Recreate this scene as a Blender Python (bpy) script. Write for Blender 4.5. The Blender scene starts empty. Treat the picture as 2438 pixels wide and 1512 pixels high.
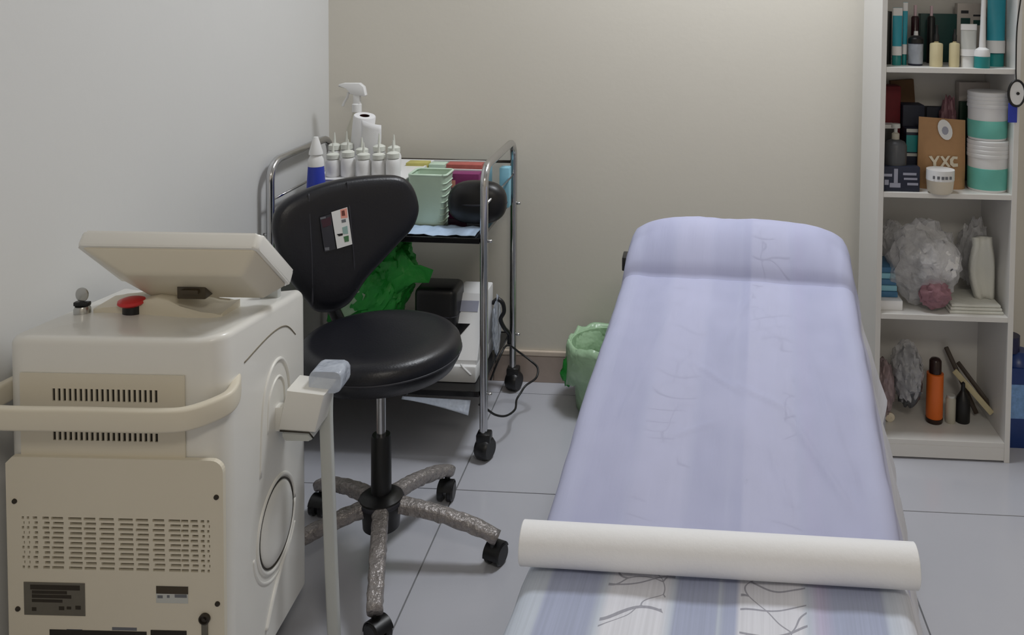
import bpy, bmesh, math, random
from mathutils import Vector, Matrix, noise
random.seed(7)
sc = bpy.context.scene
C = sc.collection

# ------------------------------------------------------------------ camera
W, H = 2438.0, 1512.0
FPX = 2100.0
PPX, PPY = 1495.0, 50.0                 # the picture is an off-centre crop: lens shift
CAM = Vector((0.0, 0.0, 1.45))
_a = Vector(((1630 - PPX) / FPX, (PPY + 40) / FPX, -1.0)).normalized()   # room depth axis seen by the lens
_r = 0.0125
_b = Vector((_r, 1.0, 0.0)); _b = (_b - _a * _b.dot(_a)).normalized()
_x = _a.cross(_b)
M_CW = Matrix((( _x.x, _a.x, _b.x), (_x.y, _a.y, _b.y), (_x.z, _a.z, _b.z)))   # world -> camera
M_WC = M_CW.transposed()
cd = bpy.data.cameras.new('camera'); cam = bpy.data.objects.new('camera', cd); C.objects.link(cam)
cd.sensor_fit = 'HORIZONTAL'; cd.sensor_width = 36.0; cd.lens = FPX / W * 36.0
cd.shift_x = -(PPX - W / 2) / W; cd.shift_y = (PPY - H / 2) / W
cd.clip_start = 0.02; cd.clip_end = 50
cam.matrix_world = Matrix.Translation(CAM) @ M_WC.to_4x4()
sc.camera = cam

# ------------------------------------------------------------------ light and exposure
w = bpy.data.worlds.new('world'); sc.world = w; w.use_nodes = True
w.node_tree.nodes['Background'].inputs[0].default_value = (0.75, 0.8, 0.9, 1)
w.node_tree.nodes['Background'].inputs[1].default_value = 0.15
def area(name, loc, sx, sy, power, col):
    d = bpy.data.lights.new(name, 'AREA'); d.shape = 'RECTANGLE'; d.size = sx; d.size_y = sy
    d.energy = power; d.color = col
    o = bpy.data.objects.new(name, d); o.location = loc; C.objects.link(o)
    return o
area('ceiling_light_far', (0.25, 2.62, 2.70), 0.46, 0.46, 23, (0.92, 0.955, 1.0))
area('fill_light_near', (0.5, -0.6, 2.70), 0.60, 0.60, 17, (1.0, 0.935, 0.82))  # unseen warm fill added behind the camera to brighten faces towards it
sc.view_settings.view_transform = 'Standard'
sc.view_settings.look = 'None'
sc.view_settings.exposure = 0.28
sc.view_settings.gamma = 1.0
sc.view_settings.use_curve_mapping = False

# ------------------------------------------------------------------ pixel -> place
def ray(px, py):
    return M_WC @ Vector(((px - PPX) / FPX, -(py - PPY) / FPX, -1.0))
def P(px, py, Y):
    d = ray(px, py); return CAM + d * ((Y - CAM.y) / d.y)
def PZ(px, py, z):
    d = ray(px, py); return CAM + d * ((z - CAM.z) / d.z)
def PX(px, py, X):
    d = ray(px, py); return CAM + d * ((X - CAM.x) / d.x)
def PP(px, py, p0, n):
    d = ray(px, py); return CAM + d * ((p0 - CAM).dot(n) / d.dot(n))

# ------------------------------------------------------------------ materials
def lin(c):
    c = c / 255.0
    return c / 12.92 if c <= 0.04045 else ((c + 0.055) / 1.055) ** 2.4
def rgb(r, g, b): return (lin(r), lin(g), lin(b), 1.0)
MATS = {}
def mat(name, col, rough=0.5, metal=0.0, var=0.06, nscale=40.0, bump=0.0, bscale=120.0, coat=0.0, spec=0.5, alpha=None, trans=0.0):
    """plain procedural material: base colour with faint noise, optional bump"""
    if name in MATS: return MATS[name]
    m = bpy.data.materials.new(name); m.use_nodes = True
    nt = m.node_tree; N = nt.nodes; L = nt.links
    b = N['Principled BSDF']
    b.inputs['Roughness'].default_value = rough; b.inputs['Metallic'].default_value = metal
    b.inputs['Specular IOR Level'].default_value = spec
    b.inputs['Coat Weight'].default_value = coat
    tc = N.new('ShaderNodeTexCoord')
    n = N.new('ShaderNodeTexNoise'); n.inputs['Scale'].default_value = nscale; n.inputs['Detail'].default_value = 4
    L.new(tc.outputs['Object'], n.inputs['Vector'])
    mx = N.new('ShaderNodeMix'); mx.data_type = 'RGBA'
    c = col
    mx.inputs[6].default_value = (c[0] * (1 - var), c[1] * (1 - var), c[2] * (1 - var), 1)
    mx.inputs[7].default_value = (min(c[0] * (1 + var), 1), min(c[1] * (1 + var), 1), min(c[2] * (1 + var), 1), 1)
    L.new(n.outputs['Fac'], mx.inputs[0]); L.new(mx.outputs[2], b.inputs['Base Color'])
    if bump > 0:
        n2 = N.new('ShaderNodeTexNoise'); n2.inputs['Scale'].default_value = bscale; n2.inputs['Detail'].default_value = 3
        L.new(tc.outputs['Object'], n2.inputs['Vector'])
        bp = N.new('ShaderNodeBump'); bp.inputs['Strength'].default_value = bump; bp.inputs['Distance'].default_value = 0.01
        L.new(n2.outputs['Fac'], bp.inputs['Height']); L.new(bp.outputs['Normal'], b.inputs['Normal'])
    if alpha is not None:
        b.inputs['Alpha'].default_value = alpha
    if trans > 0:
        b.inputs['Transmission Weight'].default_value = trans
    MATS[name] = m
    return m

# wall paint
M_wall_b = mat('wall_paint_back', rgb(222, 217, 206), 0.45, var=0.012, nscale=3, bump=0.03, bscale=60)
M_wall_l = mat('wall_paint_left', rgb(222, 222, 221), 0.45, var=0.012, nscale=3, bump=0.03, bscale=60)
M_wall_o = mat('wall_paint_other', rgb(220, 214, 204), 0.6, var=0.01, nscale=3)
M_ceil = mat('ceiling_paint', rgb(238, 238, 236), 0.8, var=0.01)
M_grout = mat('grout', rgb(120, 120, 122), 0.8)
M_tile = mat('floor_tile', rgb(190, 191, 199), 0.16, var=0.025, nscale=6, spec=0.5)
M_skirt = mat('skirting_tile', rgb(172, 156, 146), 0.3, var=0.09, nscale=25)
M_skirt_top = mat('skirting_edge', rgb(214, 198, 182), 0.4)
M_cream = mat('machine_cream', rgb(233, 231, 225), 0.32, var=0.01, nscale=8, coat=0.15)
M_cream_shade = mat('machine_cream_warm_shade', rgb(222, 214, 196), 0.42, var=0.012, nscale=8)  # same cream made beiger: warm light on rear faces put into the colour
M_seam = mat('seam_shadow_gap', rgb(120, 112, 96), 0.7)
M_dark = mat('dark_inside', rgb(38, 34, 28), 0.8)
M_screw = mat('screw_dark', rgb(58, 52, 44), 0.4, metal=0.4)
M_plate = mat('rating_plate', rgb(112, 108, 98), 0.4, metal=0.3, var=0.12, nscale=70)
M_brown = mat('hinge_brown', rgb(66, 56, 40), 0.4)
M_lightgrey = mat('light_grey_plastic', rgb(196, 198, 194), 0.3, var=0.02)
M_silver = mat('silver_metal', rgb(190, 190, 188), 0.25, metal=1.0, var=0.05)
M_red = mat('red_button', rgb(206, 42, 46), 0.35)
M_black = mat('black_plastic', rgb(20, 20, 22), 0.38, bump=0.02)
M_vinyl = mat('black_vinyl', rgb(17, 18, 26), 0.36, var=0.15, nscale=12, bump=0.06, bscale=220)
M_seamv = mat('vinyl_seam', rgb(46, 46, 54), 0.5)
M_film = mat('crinkled_grey_film', rgb(150, 144, 142), 0.3, metal=0.25, var=0.35, nscale=60, bump=0.9, bscale=70)
M_chrome = mat('chrome_tube', rgb(200, 200, 202), 0.16, metal=1.0, var=0.04)
M_blackgloss = mat('black_glass', rgb(24, 24, 26), 0.12)
M_white = mat('white_plastic', rgb(232, 232, 232), 0.35, var=0.01)
M_whitepaper = mat('white_paper', rgb(236, 236, 238), 0.7, var=0.02, bump=0.05)
M_melamine = mat('white_melamine', rgb(226, 224, 220), 0.35, var=0.012, nscale=10)
M_blue = mat('blue_label', rgb(44, 62, 172), 0.4)
M_turq = mat('turquoise_label', rgb(112, 194, 180), 0.45, var=0.06)
M_teal = mat('teal_plastic', rgb(34, 140, 140), 0.35, var=0.08)
M_tealdk = mat('dark_teal_card', rgb(22, 70, 68), 0.5, var=0.15)
M_tealbl = mat('teal_blue_label', rgb(48, 158, 178), 0.4, var=0.08)
M_creamglass = mat('cream_bottle', rgb(218, 206, 166), 0.35, var=0.05)
M_kraft = mat('kraft_paper', rgb(178, 138, 98), 0.75, var=0.12, nscale=30, bump=0.25, bscale=40)
M_redbag = mat('dark_red_fabric', rgb(104, 18, 28), 0.7, var=0.3)
M_brownbox = mat('brown_card', rgb(104, 76, 50), 0.75, var=0.15)
M_navy = mat('navy_card', rgb(30, 36, 56), 0.6, var=0.25)
M_mauve = mat('mauve_wrap', rgb(146, 106, 116), 0.5, var=0.3, nscale=60)
M_greybox = mat('pale_grey_card', rgb(200, 192, 186), 0.6, var=0.06)
M_grnbox = mat('bottle_green_card', rgb(36, 68, 54), 0.5, var=0.2)
M_burg = mat('burgundy_glass', rgb(52, 24, 32), 0.25)
M_pink = mat('pale_pink_cap', rgb(222, 196, 204), 0.4)
M_orange = mat('orange_label', rgb(226, 110, 36), 0.4, var=0.04)
M_dkbrown = mat('dark_brown_glass', rgb(44, 22, 16), 0.2)
M_slate = mat('slate_plastic', rgb(72, 74, 78), 0.4, var=0.25)
M_wood = mat('pale_wood', rgb(200, 188, 150), 0.55, var=0.08)
M_dkwood = mat('dark_wood', rgb(58, 44, 32), 0.5, var=0.15)
M_cloth = mat('off_white_cloth', rgb(222, 222, 214), 0.8, var=0.03, bump=0.2, bscale=60)
M_bluep = mat('blue_packaging', rgb(70, 120, 160), 0.5, var=0.25, nscale=60)
M_bluebot = mat('blue_jug_plastic', rgb(26, 56, 120), 0.3, var=0.15)
M_navybot = mat('navy_plastic', rgb(26, 26, 66), 0.4)
M_bluelab = mat('pale_blue_print', rgb(120, 160, 210), 0.5, var=0.4, nscale=90)
M_purplebag = mat('purple_grey_wrap', rgb(150, 132, 134), 0.4, var=0.25, nscale=40)
M_green = mat('green_plastic_bag', rgb(44, 160, 62), 0.4, var=0.25, nscale=25, bump=0.4, bscale=35)
M_greenbasket = mat('pale_green_basket', rgb(198, 220, 200), 0.4, var=0.04)
M_bluepad = mat('pale_blue_pad', rgb(184, 206, 232), 0.7, var=0.1, nscale=60, bump=0.2, bscale=70)
M_skyb = mat('sky_blue_card', rgb(140, 196, 216), 0.5, var=0.06)
M_yellow = mat('yellow_green_card', rgb(188, 180, 104), 0.6, var=0.15, nscale=60)
M_rust = mat('rust_red_card', rgb(176, 92, 84), 0.6, var=0.25, nscale=60)
M_magenta = mat('magenta_card', rgb(128, 42, 100), 0.5, var=0.2, nscale=80)
M_salmon = mat('salmon_print', rgb(232, 160, 144), 0.5)
M_seafoam = mat('seafoam_print', rgb(150, 180, 176), 0.5)
M_leafg = mat('green_print', rgb(70, 116, 76), 0.5)
M_printdark = mat('dark_print', rgb(50, 50, 56), 0.6)
M_printbrown = mat('brown_print', rgb(110, 60, 50), 0.5)
M_printgrey = mat('grey_print', rgb(110, 112, 118), 0.6)
M_maroon = mat('maroon_print', rgb(62, 32, 44), 0.5)
M_palewhite = mat('glazed_white', rgb(226, 216, 196), 0.4, var=0.03)
M_greypanel = mat('grey_device_panel', rgb(160, 162, 178), 0.35)
M_nozzle = mat('milky_nozzle', rgb(220, 222, 214), 0.4, var=0.02)

def film_mat(name, col, opacity, rough=0.25, bump=0.5, bscale=40):
    """thin see-through plastic or paper"""
    m = bpy.data.materials.new(name); m.use_nodes = True
    nt = m.node_tree; N = nt.nodes; L = nt.links
    b = N['Principled BSDF']; b.inputs['Base Color'].default_value = col; b.inputs['Roughness'].default_value = rough
    out = N['Material Output']
    tr = N.new('ShaderNodeBsdfTransparent'); mx = N.new('ShaderNodeMixShader')
    tc = N.new('ShaderNodeTexCoord'); n = N.new('ShaderNodeTexNoise'); n.inputs['Scale'].default_value = bscale
    L.new(tc.outputs['Object'], n.inputs['Vector'])
    bp = N.new('ShaderNodeBump'); bp.inputs['Strength'].default_value = bump; bp.inputs['Distance'].default_value = 0.01
    L.new(n.outputs['Fac'], bp.inputs['Height']); L.new(bp.outputs['Normal'], b.inputs['Normal'])
    mr = N.new('ShaderNodeMapRange'); mr.inputs[3].default_value = max(opacity - 0.15, 0); mr.inputs[4].default_value = min(opacity + 0.15, 1)
    L.new(n.outputs['Fac'], mr.inputs[0]); L.new(mr.outputs[0], mx.inputs[0])
    L.new(tr.outputs[0], mx.inputs[1]); L.new(b.outputs[0], mx.inputs[2]); L.new(mx.outputs[0], out.inputs['Surface'])
    return m
M_clearbag = film_mat('clear_crumpled_film', rgb(228, 228, 232), 0.42, 0.2, 1.0, 45)
M_clearbottle = film_mat('frosted_bottle', rgb(216, 212, 196), 0.7, 0.3, 0.1, 10)
M_greenfilm = film_mat('pale_green_film', rgb(184, 218, 180), 0.82, 0.3, 0.8, 26)
M_whitefilm = film_mat('pale_blue_film', rgb(206, 214, 228), 0.65, 0.25, 0.8, 36)
M_bluefilm = film_mat('mint_film', rgb(190, 214, 204), 0.5, 0.25, 0.5, 26)

# bed linen: lengthwise grey-blue and white stripes, plaid shading, outline flower print in the white ones
def linen():
    m = bpy.data.materials.new('striped_floral_linen'); m.use_nodes = True
    nt = m.node_tree; N = nt.nodes; L = nt.links
    b = N['Principled BSDF']; b.inputs['Roughness'].default_value = 0.8; b.inputs['Specular IOR Level'].default_value = 0.2
    uv = N.new('ShaderNodeUVMap'); uv.uv_map = 'cloth'
    sep = N.new('ShaderNodeSeparateXYZ'); L.new(uv.outputs[0], sep.inputs[0])
    cr = N.new('ShaderNodeValToRGB'); el = cr.color_ramp.elements
    blue = rgb(170, 177, 202); lil = rgb(192, 186, 212); wht = rgb(222, 223, 232); pal = rgb(196, 204, 218)
    cr.color_ramp.interpolation = 'LINEAR'
    stops = [(0.0, pal), (0.09, pal), (0.10, blue), (0.215, blue), (0.235, pal), (0.255, wht), (0.385, wht), (0.405, pal), (0.415, blue),
             (0.51, blue), (0.515, pal), (0.53, blue), (0.555, blue), (0.565, wht), (0.71, wht), (0.725, pal), (0.755, lil), (0.79, blue), (0.90, blue), (0.915, pal), (1.0, wht)]
    el[0].position = stops[0][0]; el[0].color = stops[0][1]
    el[1].position = stops[1][0]; el[1].color = stops[1][1]
    for p, c in stops[2:]:
        e = el.new(p); e.color = c
    L.new(sep.outputs[0], cr.inputs[0])
    # flower outlines
    mp = N.new('ShaderNodeMapping'); mp.inputs['Scale'].default_value = (4.0, 6.0, 1.0)
    L.new(uv.outputs[0], mp.inputs[0])
    nz = N.new('ShaderNodeTexNoise'); nz.inputs['Scale'].default_value = 1.3; nz.inputs['Detail'].default_value = 1
    L.new(mp.outputs[0], nz.inputs['Vector'])
    ad = N.new('ShaderNodeMixRGB'); ad.blend_type = 'ADD'; ad.inputs[0].default_value = 1.4
    L.new(mp.outputs[0], ad.inputs[1]); L.new(nz.outputs['Color'], ad.inputs[2])
    vo = N.new('ShaderNodeTexVoronoi'); vo.feature = 'DISTANCE_TO_EDGE'; vo.inputs['Scale'].default_value = 1.6
    L.new(ad.outputs[0], vo.inputs['Vector'])
    lt = N.new('ShaderNodeMath'); lt.operation = 'LESS_THAN'; lt.inputs[1].default_value = 0.011
    L.new(vo.outputs['Distance'], lt.inputs[0])
    wv = N.new('ShaderNodeTexWave'); wv.inputs['Scale'].default_value = 0.9; wv.inputs['Distortion'].default_value = 9; wv.inputs['Detail'].default_value = 1; wv.wave_type = 'RINGS'
    L.new(mp.outputs[0], wv.inputs['Vector'])
    gt = N.new('ShaderNodeMath'); gt.operation = 'GREATER_THAN'; gt.inputs[1].default_value = 0.985
    L.new(wv.outputs['Fac'], gt.inputs[0])
    mxl = N.new('ShaderNodeMath'); mxl.operation = 'MAXIMUM'; L.new(lt.outputs[0], mxl.inputs[0]); L.new(gt.outputs[0], mxl.inputs[1])
    # patches where the print is
    n3 = N.new('ShaderNodeTexNoise'); n3.inputs['Scale'].default_value = 1.1; n3.inputs['Detail'].default_value = 0
    L.new(mp.outputs[0], n3.inputs['Vector'])
    g3 = N.new('ShaderNodeMath'); g3.operation = 'GREATER_THAN'; g3.inputs[1].default_value = 0.5; L.new(n3.outputs['Fac'], g3.inputs[0])
    mk = N.new('ShaderNodeValToRGB'); mk.color_ramp.interpolation = 'CONSTANT'
    e = mk.color_ramp.elements; e[0].position = 0; e[0].color = (0, 0, 0, 1); e[1].position = 0.24; e[1].color = (1, 1, 1, 1)
    for p, v in ((0.40, 0), (0.565, 1), (0.72, 0)):
        q = e.new(p); q.color = (v, v, v, 1)
    L.new(sep.outputs[0], mk.inputs[0])
    m1 = N.new('ShaderNodeMath'); m1.operation = 'MULTIPLY'; L.new(mxl.outputs[0], m1.inputs[0]); L.new(mk.outputs[0], m1.inputs[1])
    m1b = N.new('ShaderNodeMath'); m1b.operation = 'MULTIPLY'; L.new(m1.outputs[0], m1b.inputs[0]); L.new(g3.outputs[0], m1b.inputs[1])
    m2 = N.new('ShaderNodeMath'); m2.operation = 'MULTIPLY'; m2.inputs[1].default_value = 0.7; L.new(m1b.outputs[0], m2.inputs[0])
    mix = N.new('ShaderNodeMix'); mix.data_type = 'RGBA'; L.new(m2.outputs[0], mix.inputs[0]); L.new(cr.outputs[0], mix.inputs[6])
    mix.inputs[7].default_value = rgb(128, 128, 142)
    # woven streaks along the cloth
    mp2 = N.new('ShaderNodeMapping'); mp2.inputs['Scale'].default_value = (160, 3, 1); L.new(uv.outputs[0], mp2.inputs[0])
    ns = N.new('ShaderNodeTexNoise'); ns.inputs['Scale'].default_value = 1; ns.inputs['Detail'].default_value = 3; L.new(mp2.outputs[0], ns.inputs['Vector'])
    mr = N.new('ShaderNodeMapRange'); mr.inputs[1].default_value = 0.3; mr.inputs[2].default_value = 0.7; mr.inputs[3].default_value = 0.93; mr.inputs[4].default_value = 1.05
    L.new(ns.outputs['Fac'], mr.inputs[0])
    fin = N.new('ShaderNodeMixRGB'); fin.blend_type = 'MULTIPLY'; fin.inputs[0].default_value = 1
    L.new(mix.outputs[2], fin.inputs[1]); L.new(mr.outputs[0], fin.inputs[2])
    L.new(fin.outputs[0], b.inputs['Base Color'])
    return m
M_linen = linen()
def paper_mat():
    m = bpy.data.materials.new('thin_couch_paper'); m.use_nodes = True
    nt = m.node_tree; N = nt.nodes; L = nt.links
    b = N['Principled BSDF']; b.inputs['Base Color'].default_value = rgb(203, 205, 233); b.inputs['Roughness'].default_value = 0.7
    b.inputs['Specular IOR Level'].default_value = 0.2
    out = N['Material Output']
    tl = N.new('ShaderNodeBsdfTranslucent'); tl.inputs[0].default_value = rgb(203, 205, 233)
    m1 = N.new('ShaderNodeMixShader'); m1.inputs[0].default_value = 0.15; L.new(b.outputs[0], m1.inputs[1]); L.new(tl.outputs[0], m1.inputs[2])
    tr = N.new('ShaderNodeBsdfTransparent'); mx = N.new('ShaderNodeMixShader')
    uv = N.new('ShaderNodeUVMap'); uv.uv_map = 'cloth'
    n = N.new('ShaderNodeTexNoise'); n.inputs['Scale'].default_value = 4; n.inputs['Detail'].default_value = 2; L.new(uv.outputs[0], n.inputs['Vector'])
    mr = N.new('ShaderNodeMapRange'); mr.inputs[1].default_value = 0.3; mr.inputs[2].default_value = 0.7; mr.inputs[3].default_value = 0.66; mr.inputs[4].default_value = 0.86
    L.new(n.outputs['Fac'], mr.inputs[0]); L.new(mr.outputs[0], mx.inputs[0])
    L.new(tr.outputs[0], mx.inputs[1]); L.new(m1.outputs[0], mx.inputs[2]); L.new(mx.outputs[0], out.inputs['Surface'])
    mp2 = N.new('ShaderNodeMapping'); mp2.inputs['Scale'].default_value = (18, 5, 1); L.new(uv.outputs[0], mp2.inputs[0])
    n2 = N.new('ShaderNodeTexNoise'); n2.inputs['Scale'].default_value = 1.0; n2.inputs['Detail'].default_value = 3; L.new(mp2.outputs[0], n2.inputs['Vector'])
    bp = N.new('ShaderNodeBump'); bp.inputs['Strength'].default_value = 0.25; bp.inputs['Distance'].default_value = 0.01
    L.new(n2.outputs['Fac'], bp.inputs['Height']); L.new(bp.outputs['Normal'], b.inputs['Normal'])
    return m
M_paper = paper_mat()

# ------------------------------------------------------------------ object helpers
def tag(o, label=None, cat=None, group=None, kind=None):
    if label: o['label'] = label
    if cat: o['category'] = cat
    if group: o['group'] = group
    if kind: o['kind'] = kind
    return o
def thing(name, label, cat, loc=(0, 0, 0), rz=0.0, group=None):
    o = bpy.data.objects.new(name, None); o.empty_display_size = 0.05
    o.location = loc; o.rotation_euler = (0, 0, rz); C.objects.link(o)
    return tag(o, label, cat, group)
def obj(name, bm, m, parent=None, smooth=False, world=False, loc=None, label=None, autos=None):
    """link a bmesh as one object; world=True: vertices are in world space, shift into the parent's frame"""
    if world and parent is not None:
        root = parent; off = Vector((0, 0, 0))
        p = parent
        while p is not None:
            off += Vector(p.location); p = p.parent
        bmesh.ops.translate(bm, verts=bm.verts, vec=-off)
    bmesh.ops.recalc_face_normals(bm, faces=bm.faces)
    me = bpy.data.meshes.new(name); bm.to_mesh(me); bm.free()
    if smooth:
        for p in me.polygons: p.use_smooth = True
        if autos is not None:
            try: me.set_sharp_from_angle(angle=math.radians(autos))
            except Exception: pass
    o = bpy.data.objects.new(name, me)
    if m is not None: me.materials.append(m)
    if parent is not None: o.parent = parent
    if loc is not None: o.location = loc
    if label: o['label'] = label
    C.objects.link(o)
    return o
def single(name, bm, m, label, cat, base, smooth=True, autos=40, group=None):
    """a thing that is one mesh; vertices in world space, origin put at base"""
    bmesh.ops.translate(bm, verts=bm.verts, vec=-Vector(base))
    o = obj(name, bm, m, None, smooth, autos=autos); o.location = base
    return tag(o, label, cat, group)

def bx(bm, x0, x1, y0, y1, z0, z1, bev=0.0, seg=2):
    vs = [bm.verts.new((x, y, z)) for z in (z0, z1) for y in (y0, y1) for x in (x0, x1)]
    fs = [(0, 2, 3, 1), (4, 5, 7, 6), (0, 1, 5, 4), (2, 6, 7, 3), (0, 4, 6, 2), (1, 3, 7, 5)]
    faces = [bm.faces.new([vs[i] for i in f]) for f in fs]
    if bev > 0:
        es = list({e for f in faces for e in f.edges})
        bmesh.ops.bevel(bm, geom=es, offset=bev, segments=seg, profile=0.5, affect='EDGES')
def box(x0, x1, y0, y1, z0, z1, bev=0.0, seg=2):
    bm = bmesh.new(); bx(bm, min(x0, x1), max(x0, x1), min(y0, y1), max(y0, y1), min(z0, z1), max(z0, z1), bev, seg); return bm
def xf(bm, m, verts=None):
    bmesh.ops.transform(bm, matrix=m, verts=verts if verts is not None else bm.verts[:]); return bm
def lathe_in(bm, prof, seg=28, ctr=(0, 0, 0), sx=1.0, sy=1.0):
    rings = []
    for r, z in prof:
        if r < 1e-6:
            rings.append([bm.verts.new((ctr[0], ctr[1], ctr[2] + z))])
        else:
            rings.append([bm.verts.new((ctr[0] + r * sx * math.cos(2 * math.pi * i / seg), ctr[1] + r * sy * math.sin(2 * math.pi * i / seg), ctr[2] + z)) for i in range(seg)])
    for a, b in zip(rings, rings[1:]):
        for i in range(seg):
            j = (i + 1) % seg
            if len(a) == 1 and len(b) == 1: continue
            if len(a) == 1: bm.faces.new((a[0], b[i], b[j]))
            elif len(b) == 1: bm.faces.new((a[i], a[j], b[0]))
            else: bm.faces.new((a[i], a[j], b[j], b[i]))
def lathe(prof, seg=28, ctr=(0, 0, 0), sx=1.0, sy=1.0):
    bm = bmesh.new(); lathe_in(bm, prof, seg, ctr, sx, sy); return bm
def smooth_path(pts, n=6):
    """Catmull-Rom through points"""
    pts = [Vector(p) for p in pts]; out = []
    for i in range(len(pts) - 1):
        p0 = pts[max(i - 1, 0)]; p1 = pts[i]; p2 = pts[i + 1]; p3 = pts[min(i + 2, len(pts) - 1)]
        for k in range(n):
            t = k / n
            out.append(0.5 * ((2 * p1) + (p2 - p0) * t + (2 * p0 - 5 * p1 + 4 * p2 - p3) * t * t + (3 * p1 - p0 - 3 * p2 + p3) * t ** 3))
    out.append(pts[-1]); return out
def sweep_in(bm, pts, prof, up=Vector((0, 0, 1)), caps=True, scale=None):
    """sweep a closed 2-D profile (a along side, b along up) along a path"""
    pts = [Vector(p) for p in pts]; rings = []
    side_prev = None
    for i, p in enumerate(pts):
        t = (pts[min(i + 1, len(pts) - 1)] - pts[max(i - 1, 0)]).normalized()
        s = t.cross(up)
        if s.length < 1e-3: s = side_prev if side_prev is not None else t.cross(Vector((1, 0, 0)))
        s.normalize()
        if side_prev is not None and s.dot(side_prev) < 0: s = -s
        side_prev = s
        u = s.cross(t).normalized()
        k = scale[i] if scale else 1.0
        rings.append([bm.verts.new(p + s * a * k + u * b * k) for a, b in prof])
    n = len(prof)
    for a, b in zip(rings, rings[1:]):
        for i in range(n):
            j = (i + 1) % n; bm.faces.new((a[i], a[j], b[j], b[i]))
    if caps:
        bm.faces.new(rings[0]); bm.faces.new(rings[-1])
def circ(r, n=10): return [(r * math.cos(2 * math.pi * i / n), r * math.sin(2 * math.pi * i / n)) for i in range(n)]
def tube(pts, r, n=10, up=Vector((0, 0, 1)), scale=None):
    bm = bmesh.new(); sweep_in(bm, pts, circ(r, n), up, True, scale); return bm
def tube_in(bm, pts, r, n=10, up=Vector((0, 0, 1))): sweep_in(bm, pts, circ(r, n), up)
def prism(poly, d0, d1, o, ux, uy, un, bev=0.0, seg=2):
    """extrude a 2-D outline (ux,uy frame at o) from d0 to d1 along un"""
    bm = bmesh.new()
    o = Vector(o); ux = Vector(ux); uy = Vector(uy); un = Vector(un)
    a = [bm.verts.new(o + ux * p[0] + uy * p[1] + un * d0) for p in poly]
    b = [bm.verts.new(o + ux * p[0] + uy * p[1] + un * d1) for p in poly]
    f0 = bm.faces.new(a); f1 = bm.faces.new(list(reversed(b)))
    n = len(poly)
    for i in range(n):
        j = (i + 1) % n; bm.faces.new((a[i], b[i], b[j], a[j]))
    if bev > 0:
        es = list(set(f0.edges) | set(f1.edges))
        bmesh.ops.bevel(bm, geom=es, offset=bev, segments=seg, profile=0.5, affect='EDGES')
    return bm
def rrect(x0, x1, y0, y1, r, n=5):
    pts = []
    for cx, cy, a0 in ((x1 - r, y0 + r, -90), (x1 - r, y1 - r, 0), (x0 + r, y1 - r, 90), (x0 + r, y0 + r, 180)):
        for k in range(n + 1):
            a = math.radians(a0 + 90 * k / n); pts.append((cx + r * math.cos(a), cy + r * math.sin(a)))
    return pts
def crumple(ctr, rad, seed, amp=0.22, freq=9.0, sub=4, zmin=None, box_k=0.0):
    """crumpled bag lump"""
    bm = bmesh.new(); bmesh.ops.create_icosphere(bm, subdivisions=sub, radius=1.0)
    for v in bm.verts:
        d = v.co.normalized()
        q = d * freq * 0.25 + Vector((seed * 3.1, seed * 1.7, seed))
        k = 1 + amp * (noise.noise(q * 1.6) + 0.9 * abs(noise.noise(q * 3.3)) + 0.35 * noise.noise(q * 7.0) - 0.3)
        v.co = Vector((d.x * rad[0] * k, d.y * rad[1] * k, d.z * rad[2] * k)) + Vector(ctr)
        if zmin is not None and v.co.z < zmin: v.co.z = zmin + 0.0015 * (noise.noise(v.co * 50) + 1)
    return bm
def copy_tree(o, parent=None):
    c = o.copy(); C.objects.link(c); c.parent = parent
    for ch in [k for k in o.children]: copy_tree(ch, c)
    return c

# ================================================================== THE ROOM
YB, ZC, XR, YN = 3.12, 2.75, 2.40, -1.60
XL = P(783, 200, YB).x
tag(obj('floor', box(XL - .1, XR + .1, YN - .1, YB + .1, -0.08, -0.004), M_grout), kind='structure', label='pale grey glossy floor of large square tiles')
FL = bpy.data.objects['floor']
gx, gy = PZ(1030, 1288, 0).x, PZ(1200, 1171, 0).y
g = 0.60; j = 0.0018
xs = [gx + g * k for k in range(-3, 8)]; ys = [gy + g * k for k in range(-9, 4)]
tcache = {}
for x0 in xs:
    for y0 in ys:
        a0, a1 = max(x0 + j, XL), min(x0 + g - j, XR); b0, b1 = max(y0 + j, YN), min(y0 + g - j, YB)
        if a1 - a0 < 0.02 or b1 - b0 < 0.02: continue
        key = (round(a1 - a0, 4), round(b1 - b0, 4))
        if key not in tcache:
            o = obj('floor_tile', box(0, key[0], 0, key[1], -0.006, 0.0, 0.0008, 1), M_tile, FL)
            tcache[key] = o.data
        else:
            o = bpy.data.objects.new('floor_tile', tcache[key]); o.parent = FL; C.objects.link(o)
        o.location = (a0, b0, 0)
tag(obj('wall_back', box(XL - .1, XR + .1, YB, YB + .1, -0.004, ZC), M_wall_b), kind='structure')
tag(obj('wall_left', box(XL - .1, XL, YN, YB, -0.004, ZC), M_wall_l), kind='structure')
tag(obj('wall_right', box(XR, XR + .1, YN, YB, -0.004, ZC), M_wall_o), kind='structure')
tag(obj('wall_rear', box(XL - .1, XR + .1, YN - .1, YN, -0.004, ZC), M_wall_o), kind='structure')
tag(obj('ceiling', box(XL - .1, XR + .1, YN - .1, YB + .1, ZC, ZC + .1), M_ceil), kind='structure')
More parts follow.
